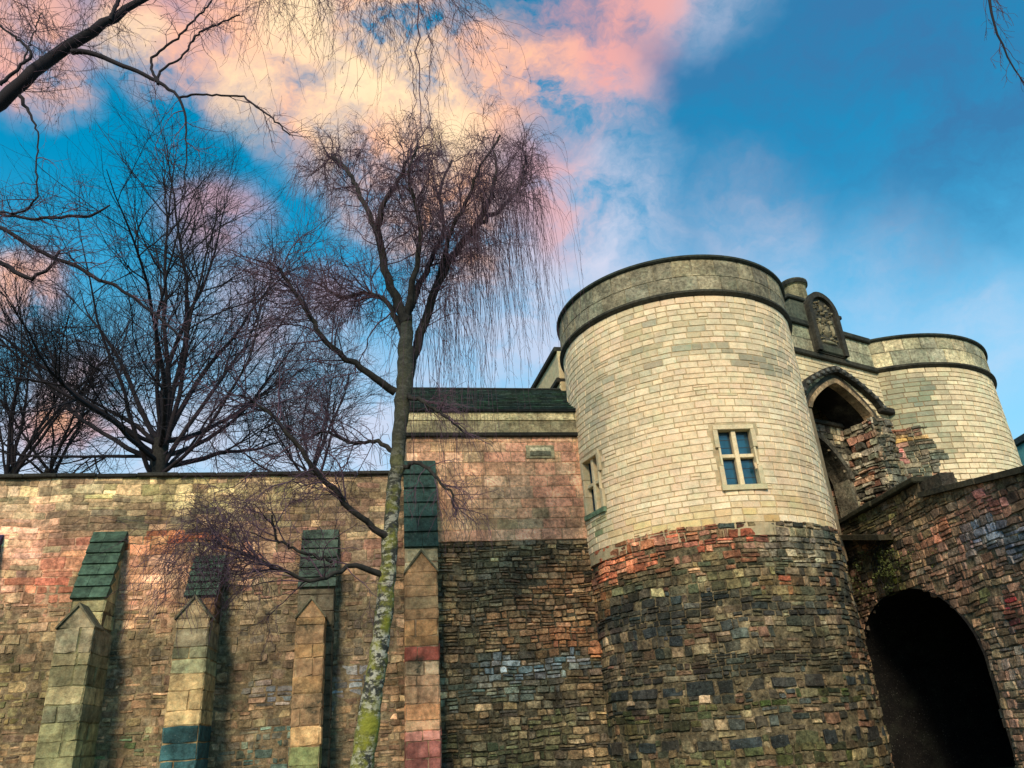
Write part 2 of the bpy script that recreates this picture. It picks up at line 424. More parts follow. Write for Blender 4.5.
d = obj('bridge_road', V, [(0, 1, 2, 3), (7, 6, 5, 4), (0, 4, 5, 1), (1, 5, 6, 2), (2, 6, 7, 3), (3, 7, 4, 0)], plain('road_stone', (.16, .14, .11), .9)); d['kind'] = 'structure'

# ------------------------------------------------------------------ near round tower
def window(S, u0, zc, wd, ht, parent, stain=None):
    f = S.tangent(u0); w2, h2 = wd/2, ht/2; c = lin(216, 198, 158)*.9; tr = .04
    def cv(k=1.): return c*k
    win = thing('window', None, None); win.parent = parent; win.location = (0, 0, 0)
    fr = MB(); z0, z1 = zc-h2, zc+h2
    jb = [z0, z0+ht*.34, z0+ht*.67, z1]
    for sx in (-1, 1):
        for k in range(3):
            ww = .05 if k % 2 else .12
            a, b = sorted((sx*w2, sx*(w2+ww)))
            fr.box(f, a, b, -.36, .022, jb[k]+.004, jb[k+1]-.004, cv(.9+.15*(k % 2)), .008)
    fr.box(f, -w2-.1, w2+.1, -.36, .02, z1, z1+.12, cv(1.05), .01)
    o = fr.build('frame', M_ASH, win)
    # sill
    sl = MB(); sl.prism(lambda P: f(P[:, [1, 2, 0]] if False else P), [(-w2-.14, z0-.13), (w2+.14, z0-.13), (w2+.14, z0), (-w2-.14, z0)], -.36, .04, lin(*(stain or (190, 178, 140))))
    sl.build('sill', M_ASH if not stain else M_SLATE, win)
    mu = MB(); mu.box(f, -.06, .06, -.26, -.06, z0, z1, cv(1.1), .015); mu.build('mullion', M_ASH, win)
    zt = z0+ht*.53
    tn = MB()
    for a, b in ((-w2, -.062), (.062, w2)): tn.box(f, a, b, -.26, -.07, zt-.05, zt+.05, cv(1.05), .015)
    tn.build('transom', M_ASH, win)
    for a, b in ((-w2, -.06), (.06, w2)):
        for p, q in ((z0, zt-.05), (zt+.05, z1)):
            pb = MB(); pb.box(f, a, b, -.24, -.22, p, q, (.02, .05, .07)); pb.build('pane', M_GLASS, win)
            tb = MB(); tb.box(f, a, a+.02, -.22, -.2, p, q, (.05,)*3); tb.box(f, b-.02, b, -.22, -.2, p, q, (.05,)*3); tb.box(f, a+.02, b-.02, -.22, -.2, q-.02, q, (.05,)*3)
            nb = 3 if q-p > .6 else 3
            for i in range(1, nb): tb.box(f, a+.02, b-.02, -.22, -.212, p+(q-p)*i/nb-.006, p+(q-p)*i/nb+.006, (.05,)*3)
            tb.build('casement', M_LEAD, win)
    return win
M_LEAD = plain('lead_bars', (.03, .035, .04), .5)
ZJ = 5.92
WIN1 = (T1.hit(739, 458)[0], 7.6, .86, 1.46); WIN2 = (T1.hit(592, 486)[0], 7.72, .8, 1.5)
def near_tower():
    rt = thing('round_tower', 'big pale round stone tower with two mullioned windows and dark rubble base', 'tower', (*T1C, 0), 'round gatehouse towers')
    rng = np.random.default_rng(5); Rr = 3.5; hu = math.pi*Rr
    pal = palette(T1, [(224, 203, 165), (218, 195, 158), (226, 207, 172), (216, 198, 162), (222, 196, 162)], .045, [
        (690, 352, 2.6, .45, [(132, 130, 108), (150, 146, 120), (146, 148, 124)], .55), (735, 320, 2.2, .5, [(166, 158, 126), (176, 170, 140)], .35),
        (640, 330, 1.3, .7, [(150, 150, 130), (170, 160, 125)], .4), (600, 400, .8, 1.6, [(170, 166, 142), (160, 158, 134)], .5),
        (660, 380, 1.2, .5, [(176, 176, 150), (170, 164, 134)], .3), (800, 470, .7, 1.2, [(210, 180, 140), (196, 160, 120)], .4),
        (700, 515, 4, .3, [(196, 170, 116), (180, 150, 100), (206, 184, 130)], .6), (596, 530, .5, .5, [(120, 140, 100), (100, 130, 90)], .5),
        (770, 360, 1, .4, [(140, 136, 116)], .5)], 11)
    hs_ = []
    for u0, zc, wd, ht in (WIN1, WIN2): hs_.append((round(u0-wd/2-.02, 4), round(u0+wd/2+.02, 4), round(zc-ht/2-.02, 4), round(zc+ht/2+.02, 4)))
    def keep(u, v):
        k = np.ones(len(u), bool)
        for h in hs_: k &= ~((u > h[0]-.16) & (u < h[1]+.16) & (v > h[2]-.12) & (v < h[3]+.13))
        return k
    a = layout(-hu*.62, hu*.62, ZJ, 12.3, .168, .4, rng, .03, .22)
    a2 = a[~keep((a[:, 0]+a[:, 1])/2, (a[:, 2]+a[:, 3])/2)]
    # stones that straddle a window surround are trimmed back to it
    tr = []
    for r in a2:
        for h in hs_:
            if h[0]-.3 < (r[0]+r[1])/2 < h[1]+.3 and h[2]-.3 < (r[2]+r[3])/2 < h[3]+.3:
                if r[0] < h[0]-.26: tr.append((r[0], h[0]-.12, r[2], r[3]))
                if r[1] > h[1]+.26: tr.append((h[1]+.12, r[1], r[2], r[3]))
    a = np.vstack([a[keep((a[:, 0]+a[:, 1])/2, (a[:, 2]+a[:, 3])/2)]]+([np.array(tr)] if tr else []))
    st = stones(T1, a, pal, rng, gap=.004, depth=.025, relief=.004, tilt=.002, round_=.08, warp=.05, wseed=3)
    bk = backing(T1, (-hu, hu), (ZJ-.3, 12.3), mort((172, 154, 120)), rng, d0=-.016, holes=hs_)
    obj('upper_masonry', *merge(st, bk)[:2], M_ASH, rt, merge(st, bk)[2])
    # lower rubble
    pal = palette(T1, [(94, 84, 66), (76, 70, 56), (112, 98, 74), (62, 62, 52), (126, 108, 82), (62, 66, 60), (112, 86, 66)], .36, [
        (600, 562, 1.9, .75, [(190, 118, 84), (174, 102, 72), (196, 134, 98), (140, 100, 76)], .9),
        (660, 556, 2.2, .6, [(190, 120, 88), (178, 104, 76), (160, 110, 86), (140, 96, 74)], .9),
        (730, 540, 1.2, .35, [(180, 108, 82), (150, 92, 70), (150, 120, 92)], .8), (745, 533, .25, .12, [(180, 84, 62)], .8),
        (800, 548, 1.2, .5, [(130, 124, 104), (110, 108, 92), (146, 136, 110)], .85), (775, 580, .5, .2, [(180, 90, 62), (150, 90, 60)], .8),
        (690, 575, 2.8, .5, [(92, 88, 62), (120, 110, 78), (76, 80, 58)], .7), (750, 600, 1.4, .4, [(126, 114, 80), (104, 96, 60)], .5),
        (600, 610, .7, .5, [(170, 110, 66), (130, 100, 66)], .5), (820, 640, .9, 1.4, [(120, 112, 84), (96, 92, 72)], .5),
        (640, 630, 1.8, .4, [(66, 66, 58), (90, 82, 64), (60, 66, 66)], .8), (700, 612, 4.5, .28, [(50, 50, 44), (60, 58, 50), (44, 50, 48)], .85), (700, 668, 5, .22, [(54, 52, 46), (64, 62, 52)], .7), (700, 650, 5, .14, [(104, 88, 70), (86, 76, 62)], .5), (700, 705, 6, .1, [(70, 78, 40), (60, 70, 36)], .8), (640, 720, 3.4, .3, [(100, 90, 62), (60, 70, 40), (86, 84, 50)], .6), (720, 765, 5, .35, [(80, 86, 48), (70, 76, 46), (104, 94, 62)], .6)], 21)
    vb = [T1.hit(700, y)[1] for y in (688, 745)]
    def keep2(u, v): return ~((np.abs(v-vb[0]) < .17) | (np.abs(v-vb[1]) < .17))
    a = layout(-hu*.6, hu*.6, 0, ZJ+.06, .18, .27, rng, .3, .36)
    kw = dict(gap=.0035, depth=.05, tilt=.012, round_=.34, big=.14, wseed=17)
    s1 = stones(T1, a, pal, rng, relief=.02, warp=.1, keep=keep2, missing=.05, **kw)
    dark = palette(T1, [(52, 52, 48), (42, 46, 44), (64, 60, 52), (46, 52, 52)], .22, [], 5)
    tan = palette(T1, [(116, 102, 76), (100, 88, 66), (126, 110, 84), (74, 76, 52)], .2, [], 6)
    bs = []
    for vv in vb:
        u = -hu*.6; 
        while u < hu*.6:
            l = rng.uniform(.26, .75); tq = rng.uniform(-.05, .03); bs.append((u, u+l, vv-.15-tq*.5, vv+.13+tq, 0 if rng.random() < .8 else 1)); g_ = rng.uniform(.02, .2); bs.append((u+l, u+l+g_, vv-.14, vv+.0, 1)); bs.append((u+l, u+l+g_, vv+0., vv+.13, 1)); u += l+g_
    bs = np.array(bs)
    s2 = stones(T1, bs[bs[:, 4] == 0][:, :4], dark, rng, relief=.04, warp=.06, **kw)
    s3 = stones(T1, bs[bs[:, 4] == 1][:, :4], tan, rng, relief=.02, warp=.06, **kw)
    bk = backing(T1, (-hu, hu), (-.1, ZJ), mort((96, 86, 64), .3), rng, d0=-.036, big=.14, wseed=17)
    m = merge(s1, s2, s3, bk)
    obj('rubble_base', m[0], m[1], M_RUB, rt, m[2])
    # parapet of large blocks
    pal = palette(T1, [(124, 116, 94), (118, 112, 92), (128, 120, 96)], .05, [
        (600, 300, 1.2, .5, [(120, 120, 100), (130, 124, 102)], .6), (700, 270, 1.2, .4, [(128, 120, 94), (140, 128, 96)], .5), (690, 280, 2, .25, [(112, 110, 94)], .4), (775, 290, .6, .5, [(150, 140, 112), (140, 134, 110)], .5)], 8)
    a = layout(-hu*.66, hu*.66, 12.45, 13.47, .51, .62, rng, 0, .12)
    st = stones(T1, a, pal, rng, gap=.003, depth=.04, relief=.004, tilt=.002, round_=.05, dip=lambda u, v: u*0+.035)
    bk = backing(T1, (-hu, hu), (12.4, 13.5), mort((120, 114, 92)), rng, d0=.016)
    m = merge(st, bk); obj('parapet', m[0], m[1], M_WALL, rt, m[2])
    ring(T1C, [(3.45, 12.28), (3.53, 12.29), (3.61, 12.36), (3.61, 12.42), (3.55, 12.46), (3.45, 12.46)], M_TRIM, 'string_course', rt, lin(58, 56, 46))
    ring(T1C, [(2.9, 13.45), (3.57, 13.45), (3.62, 13.49), (3.62, 13.55), (3.5, 13.6), (3.1, 13.62), (2.9, 13.6)], M_TRIM, 'coping', rt, lin(52, 56, 48))
    ring(T1C, [(0.02, 12.6), (3.48, 12.6), (3.48, 12.9), (.02, 12.95)], M_TRIM, 'roof', rt, lin(70, 70, 66))
    window(T1, *WIN1, rt); window(T1, *WIN2, rt, stain=(92, 112, 88))
near_tower()

def far_tower():
    rt = thing('round_tower', 'more distant round stone tower right of the arch with stained masonry and no windows', 'tower', (14.1, 28.6, 0), 'round gatehouse towers')
    rng = np.random.default_rng(9); Rr = 4.28; hu = math.pi*Rr
    pal = palette(T2, [(224, 205, 166), (216, 196, 158), (226, 210, 172)], .06, [
        (905, 400, 1.6, 1.1, [(140, 142, 116), (156, 152, 122), (128, 132, 112)], .85), (880, 430, 1.2, 1.6, [(136, 138, 112), (160, 154, 122)], .85),
        (935, 440, 1.0, .8, [(150, 150, 124), (170, 162, 130)], .6), (905, 380, 2.5, .3, [(176, 168, 134)], .5), (880, 385, .8, .4, [(150, 140, 110)], .6)], 31)
    a = layout(-hu*.6, hu*.6, 4.9, 12.3, .185, .44, rng, 0, .2)
    st = stones(T2, a, pal, rng, gap=.006, depth=.03, relief=.006, tilt=.0015, round_=.04, warp=.03, wseed=4)
    bk = backing(T2, (-hu, hu), (0, 12.3), mort((136, 120, 92)), rng, d0=-.016)
    m = merge(st, bk); obj('upper_masonry', m[0], m[1], M_ASH, rt, m[2])
    # remains of an older wall bonded into the tower beside the arch
    uL, uR = T2.hit(872, 470)[0], T2.hit(938, 470)[0]; zt = T2.hit(905, 425)[1]; print('old wall', uL, uR, zt)
    pal = palette(T2, [(150, 130, 104), (130, 118, 96), (166, 128, 104), (116, 112, 92)], .2, [
        (888, 470, .45, .8, [(200, 130, 120), (190, 120, 110), (206, 150, 130)], .9), (890, 440, .6, .3, [(176, 120, 90), (190, 140, 106)], .8),
        (915, 447, .7, .1, [(206, 164, 100)], .9), (920, 470, .8, .5, [(110, 116, 98), (96, 104, 90)], .7)], 33)
    def keep(u, v):
        e = (fbm(u*2.3, v*2.3, 77)-.5)*.9
        return (u > uL-2.5) & (u < uR-.2+e+(zt-v)*.22) & (v < zt-.1+e*.8)
    a = layout(uL-2.6, uR+1.2, 4.9, zt+.6, .17, .36, rng, .3, .35)
    st = stones(T2, a, pal, rng, gap=.002, depth=.15, relief=.02, tilt=.012, round_=.1, warp=.22, keep=keep, dip=lambda u, v: u*0+.06)
    obj('old_rubble_patch', st[0], st[1], M_RUB, rt, st[2])
    pal = palette(T2, [(170, 160, 126), (156, 150, 120), (140, 138, 114), (178, 166, 130)], .09, [(900, 345, .7, .2, [(170, 140, 96)], .5)], 8)
    a = layout(-hu*.66, hu*.66, 12.45, 13.47, .51, .62, rng, 0, .12)
    st = stones(T2, a, pal, rng, gap=.003, depth=.04, relief=.004, tilt=.002, round_=.05, dip=lambda u, v: u*0+.035)
    bk = backing(T2, (-hu, hu), (12.4, 13.5), mort((120, 114, 92)), rng, d0=.016)
    m = merge(st, bk); obj('parapet', m[0], m[1], M_WALL, rt, m[2])
    r = Rr-3.5
    ring((14.1, 28.6), [(3.45+r, 12.28), (3.53+r, 12.29), (3.62+r, 12.36), (3.62+r, 12.42), (3.55+r, 12.46), (3.45+r, 12.46)], M_TRIM, 'string_course', rt, lin(58, 56, 46))
    ring((14.1, 28.6), [(2.9+r, 13.45), (3.58+r, 13.45), (3.63+r, 13.49), (3.63+r, 13.55), (3.5+r, 13.6), (3.1+r, 13.62), (2.9+r, 13.6)], M_TRIM, 'coping', rt, lin(52, 56, 48))
    ring((14.1, 28.6), [(0.02, 12.6), (3.48+r, 12.6), (3.48+r, 12.9), (.02, 12.95)], M_TRIM, 'roof', rt, lin(70, 70, 66))
far_tower()

# ------------------------------------------------------------------ gate wall between the towers
def four_centred(c, hs, zs, rise, n=14, p=1.25):
    """pointed arch outline from left springing over apex to right springing"""
    x = np.linspace(-1, 1, 2*n+1)
    z = rise*((1-np.abs(x)**p)*.72+.28*np.sqrt(np.clip(1-np.abs(x)**2.4, 0, 1)))
    return [(c+hs*a, zs+b) for a, b in zip(x, z)]
def arch_panel(mb, f, u0, u1, z0, z1, arch, d0, d1, col):
    """wall u0..u1, z0..z1 with an arched opening (arch = outline points), front at d0, back at d1"""
    P = [(u0, z0), (u0, z1)]
    aL, aR = arch[0][0], arch[-1][0]
    mb.box(f, u0, aL, d1, d0, z0, z1, col); mb.box(f, aR, u1, d1, d0, z0, z1, col)
    for (a, za), (b, zb) in zip(arch[:-1], arch[1:]):
        V = [(a, d0, za), (b, d0, zb), (b, d0, z1), (a, d0, z1), (a, d1, za), (b, d1, zb), (b, d1, z1), (a, d1, z1)]
        mb.add(f(np.array(V)), [(0, 1, 2, 3), (7, 6, 5, 4), (0, 4, 5, 1), (3, 2, 6, 7)], col)
def gate_wall():
    gw = thing('gate_wall', 'stone wall with a dark moulded pointed gateway arch between the two round towers', 'gateway', (*G.f(np.array([2.6]), np.array([0.]), np.array([0.]))[0][:2], 0))
    rng = np.random.default_rng(3); f = flush(G); c0 = 2.6
    arch = four_centred(c0, 1.5, 10.4, 1.12)
    mb = MB(); arch_panel(mb, f, .0, 5.0, 5.6, 12.3, arch, -.016, -.3, lin(112, 100, 78)); arch_panel(mb, f, .0, 5.0, 5.6, 12.3, [(c0+(x-c0)*1.03, z+.04) for x, z in arch], -.31, -1.4, lin(26, 23, 19))  # rear lining near-black: the recess shade is painted into its colour
    zz = np.array([p[1] for p in arch]); xx = np.array([p[0] for p in arch])
    def inside(u, v, m=0.): return (np.abs(u-c0) < 1.5+m) & (v < np.interp(u, xx, zz)+m)
    pal = palette(G, [(214, 196, 156), (206, 188, 150), (222, 204, 164)], .07, [(850, 380, 1.2, .5, [(226, 206, 160)], .5), (835, 365, 1, .25, [(150, 140, 112)], .5)], 41)
    a = layout(0., 5.0, 9.9, 12.3, .185, .44, rng, 0, .15)
    st = stones(G, a, pal, rng, gap=.006, depth=.02, relief=.004, round_=.03, keep=lambda u, v: ~inside(u, v, .33))
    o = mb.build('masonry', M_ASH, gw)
    obj('ashlar_facing', st[0], st[1], M_ASH, gw, st[2])
    # ragged jamb rubble, right of the recess
    pal = palette(G, [(120, 116, 98), (104, 100, 86), (140, 130, 106), (84, 86, 74)], .25, [], 43)
    a = layout(4.02, 5.05, 5.5, 10.5, .2, .28, rng, .3, .3)
    st = stones(G, a, pal, rng, gap=.004, depth=.15, relief=.05, tilt=.03, round_=.25, warp=.2, missing=.04, dip=lambda u, v: u*0+.06)
    obj('rubble_jamb', st[0], st[1], M_RUB, gw, st[2])
    # broken masonry lining the right side of the recess
    q = lambda d: G.f(np.array([4.1]), np.array([0.]), np.array([float(d)]))[0][:2]
    SJ = Plane(q(-1.3), q(.02)); pj = palette(SJ, [(150, 142, 120), (128, 122, 104), (160, 132, 108), (96, 92, 78), (148, 110, 90)], .3, [], 46)
    st = stones(SJ, layout(0, SJ.L, 5.6, 10.5, .19, .3, rng, .3, .35), pj, rng, gap=.004, depth=.18, relief=.06, tilt=.03, round_=.35, warp=.15, missing=.04, dip=lambda u, v: u*0+.1)
    obj('rubble_jamb', st[0], st[1], M_RUB, gw, st[2])
    # dark hood mould, pale ring
    def band(half0, rise0, half1, rise1, zs, d0, d1, name, col, mat):
        A = four_centred(c0, half0, zs, rise0); Bq = four_centred(c0, half1, zs, rise1); m = MB()
        for i in range(len(A)-1):
            p, q, r, s = A[i], A[i+1], Bq[i+1], Bq[i]
            V = [(p[0], d1, p[1]), (q[0], d1, q[1]), (r[0], d1, r[1]), (s[0], d1, s[1])]+[(x, d0, z) for x, z in (p, q, r, s)]
            k = np.clip(rng.normal(1, .15), .6, 1.4)
            m.add(f(np.array(V)), [(0, 1, 2, 3), (7, 6, 5, 4), (0, 4, 5, 1), (2, 6, 7, 3), (1, 5, 6, 2), (0, 3, 7, 4)], np.asarray(col)*k)
        return m
    m = band(1.8, .98, 2.08, 1.2, 10.85, -.05, .2, 'hood', lin(46, 44, 38), M_TRIM)
    for sx in (-1, 1): m.box(f, *sorted((c0+sx*1.82, c0+sx*2.5)), -.05, .22, 10.7, 10.9, lin(44, 42, 36), .03)
    for i in range(15):                 # small bosses along the hood mould
        A = four_centred(c0, 1.94, 10.85, 1.09, 7)[i]; m.box(f, A[0]-.07, A[0]+.07, .17, .27, A[1]-.07, A[1]+.07, lin(90, 90, 84), .03)
    m.build('hood_mould', M_TRIM, gw)
    band(1.49, 1.1, 1.66, 1.28, 10.4, -.3, .03, 'ring', lin(140, 118, 88), M_WALL).build('arch_ring', M_WALL, gw)
    band(1.67, 1.29, 1.81, 1.44, 10.42, -.3, .01, 'ring', lin(70, 64, 52), M_TRIM).build('arch_moulding', M_TRIM, gw)
    # inner wall with pointed doorway, set back
    door = four_centred(c0-.1, 1.3, 8.7, 1.35, p=1.5)
    m = MB(); arch_panel(m, f, -.3, 5.2, 5.6, 10.62, door, -1.25, -1.9, lin(100, 94, 78)); m.build('inner_wall', M_RUB, gw)
    dz = np.array([p[1] for p in door]); dx = np.array([p[0] for p in door])
    pal = palette(G, [(150, 142, 118), (132, 126, 106), (164, 150, 122), (104, 100, 84)], .3, [], 45)
    a = layout(.6, 4.6, 5.5, 10.6, .22, .36, rng, .1, .25)
    st = stones(G, a, pal, rng, gap=.01, depth=.06, relief=.02, tilt=.008, round_=.2, dip=lambda u, v: u*0-1.21, keep=lambda u, v: ~((np.abs(u-c0+.1) < 1.5) & (v < np.interp(u, dx, dz, left=8.7, right=8.7)+.18)))
    obj('inner_facing', st[0], st[1], M_RUB, gw, st[2])
    A = four_centred(c0-.1, 1.3, 8.7, 1.35, p=1.5); Bq = four_centred(c0-.1, 1.52, 8.7, 1.6, p=1.5); m = MB()
    for i in range(len(A)-1):
        p, q, r, s = A[i], A[i+1], Bq[i+1], Bq[i]
        V = [(x, -1.15, z) for x, z in (p, q, r, s)]+[(x, -1.6, z) for x, z in (p, q, r, s)]
        m.add(f(np.array(V)), [(0, 1, 2, 3), (7, 6, 5, 4), (0, 4, 5, 1), (2, 6, 7, 3)], lin(84, 80, 68)*rng.uniform(.7, 1.2))
    m.box(f, .4, 4.7, -1.3, -1.1, 10.55, 10.68, lin(60, 58, 50), .02)
    m.build('doorway_arch', M_RUB, gw)
    m = MB(); m.box(f, .3, 4.8, -4.2, -4.1, 5.6, 12.2, lin(16, 14, 12)); m.box(f, .2, .3, -4.1, -1.41, 5.6, 12.2, lin(16, 14, 12)); m.box(f, 4.8, 4.9, -4.1, -1.41, 5.6, 12.2, lin(16, 14, 12)); m.box(f, .2, 4.9, -4.2, -1.41, 12.2, 12.3, lin(16, 14, 12))  # closed room behind the gate, its darkness put into the near-black colour
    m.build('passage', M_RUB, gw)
    m = MB()
    for i in range(8): m.box(f, 1.15+i*.37, 1.5+i*.37, -3.9, -3.82, 5.8, 9.9, lin(60, 38, 26)*rng.uniform(.7, 1.2), .01)
    m.build('door', plain('old_oak', (.03, .02, .013), .8), gw)
    # parapet, string, coping
    pal = palette(G, [(150, 146, 118), (134, 134, 110), (166, 158, 126)], .1, [], 8)
    a = layout(0., 5.05, 12.45, 13.45, .5, .8, rng, 0, .05)
    st = stones(G, a, pal, rng, gap=.006, depth=.015, relief=.004, round_=.02, dip=lambda u, v: u*0+.01)
    m = MB(); m.box(f, 0, 5.0, -.4, 0., 12.3, 13.45, lin(110, 106, 88)); m.build('parapet_core', M_WALL, gw)
    obj('parapet', st[0], st[1], M_WALL, gw, st[2])
    m = MB(); m.box(f, -.1, 5.0, -.3, .12, 12.27, 12.46, lin(56, 54, 44), .03); m.build('string_course', M_TRIM, gw)
    m = MB(); m.box(f, -.1, 1.85, -.45, .12, 13.42, 13.62, lin(50, 52, 44), .03); m.box(f, 3.35, 5.0, -.45, .12, 13.42, 13.62, lin(50, 52, 44), .03); m.build('coping', M_TRIM, gw)
    # carved panel
    cx = 2.6; pr = .15; out_ = [(cx-.72, 12.46), (cx+.72, 12.46)]+[(cx+.72*math.cos(t), 14.1+.72*math.sin(t)*.95) for t in np.linspace(0, math.pi, 13)]
    m = MB(); m.prism(f, out_, -.35, pr, lin(66, 64, 54)); pn = m.build('carved_panel', M_TRIM, gw)
    m = MB(); P0 = [(cx-.74, 12.5), (cx-.74, 14.1)]+[(cx+.74*math.cos(t), 14.1+.74*math.sin(t)) for t in np.linspace(math.pi, 0, 15)]+[(cx+.74, 12.5)]
    P1 = [(cx-.55, 12.5), (cx-.55, 14.1)]+[(cx+.55*math.cos(t), 14.1+.55*math.sin(t)) for t in np.linspace(math.pi, 0, 15)]+[(cx+.55, 12.5)]
    for i in range(len(P0)-1):
        q = (P0[i], P0[i+1], P1[i+1], P1[i]); V = [(x, pr+.12, z) for x, z in q]+[(x, pr-.02, z) for x, z in q]
        m.add(f(np.array(V)), [(0, 1, 2, 3), (0, 4, 5, 1), (2, 6, 7, 3)], lin(50, 48, 40))
    m.box(f, cx+.73, cx+.88, -.3, pr+.13, 13.95, 14.1, lin(40, 38, 34), .03)
    m.box(f, cx-.54, cx+.54, -.3, pr+.06, 12.5, 12.78, lin(70, 72, 58), .03)
    m.build('panel_frame', M_TRIM, pn)
    # heraldic relief: shield, supporters, crown and mantling in low relief
    m = MB(); pale = lin(132, 124, 96)
    def lump(x, z, rx, rz, h, n=10, c=pale):
        V = [(x, pr+h, z)]; F = []
        for k, (s, hh) in enumerate(((.55, h*.85), (.9, h*.4), (1., -.01))):
            for i in range(n):
                t = 2*math.pi*i/n; V.append((x+rx*s*math.cos(t), pr+hh, z+rz*s*math.sin(t)))
        for i in range(n):
            j = (i+1) % n; F.append((0, 1+i, 1+j))
            for k in range(2): F.append((1+k*n+i, 1+(k+1)*n+i, 1+(k+1)*n+j, 1+k*n+j))
        m.add(f(np.array(V)), F, c*rng.uniform(.7, 1.15))
    lump(cx, 13.4, .17, .22, .08, 5); lump(cx, 13.4, .24, .3, .05, 8, pale*.5); lump(cx-.32, 13.42, .08, .28, .09, 6, pale*.8); lump(cx+.32, 13.42, .08, .28, .09, 6, pale*.8)
    lump(cx-.27, 13.72, .09, .1, .1, 6); lump(cx+.29, 13.74, .09, .1, .1, 6); lump(cx, 13.78, .1, .12, .1, 6, pale*.8); lump(cx, 14.02, .14, .07, .09, 5); lump(cx, 14.25, .08, .14, .08, 5, pale*.7); lump(cx, 12.93, .42, .07, .07, 8)
    for i in range(70):
        t = rng.uniform(0, 2*math.pi); x, z = cx+rng.uniform(-.46, .46), rng.uniform(12.9, 14.55)
        lump(x, z, rng.uniform(.03, .1), rng.uniform(.02, .06), rng.uniform(.03, .09), 5, pale*rng.uniform(.35, 1.))
    m.build('heraldic_relief', M_TRIM, pn, True)
    # plinth block left of the panel with a squat round turret
    m = MB(); m.box(f, 1.15, 1.86, -.6, .1, 13.6, 14.35, lin(78, 82, 68), .02); m.box(f, 1.05, 1.87, -.7, .18, 14.35, 14.5, lin(50, 52, 44), .03); m.build('plinth', M_TRIM, gw)
    cp = G.f(np.array([G.hit(796, 300, -.6)[0]]), np.array([0.]), np.array([-.6]))[0]; zc_ = G.hit(796, 284, -.6)[1]-15.45
    tr = ring(cp, [(0.01, 13.), (.41, 13.), (.41, 15.15+zc_), (.47, 15.2+zc_), (.47, 15.32+zc_), (.5, 15.36+zc_), (.01, 15.4+zc_)], M_WALL, 'turret', gw, lin(128, 122, 92), seg=24)
    ring(cp, [(0.3, 15.2+zc_), (.49, 15.2+zc_), (.51, 15.3+zc_), (.45, 15.4+zc_), (.01, 15.5+zc_), (.01, 15.25+zc_)], M_TRIM, 'turret_cap', tr, lin(44, 46, 40), seg=24)
gate_wall()

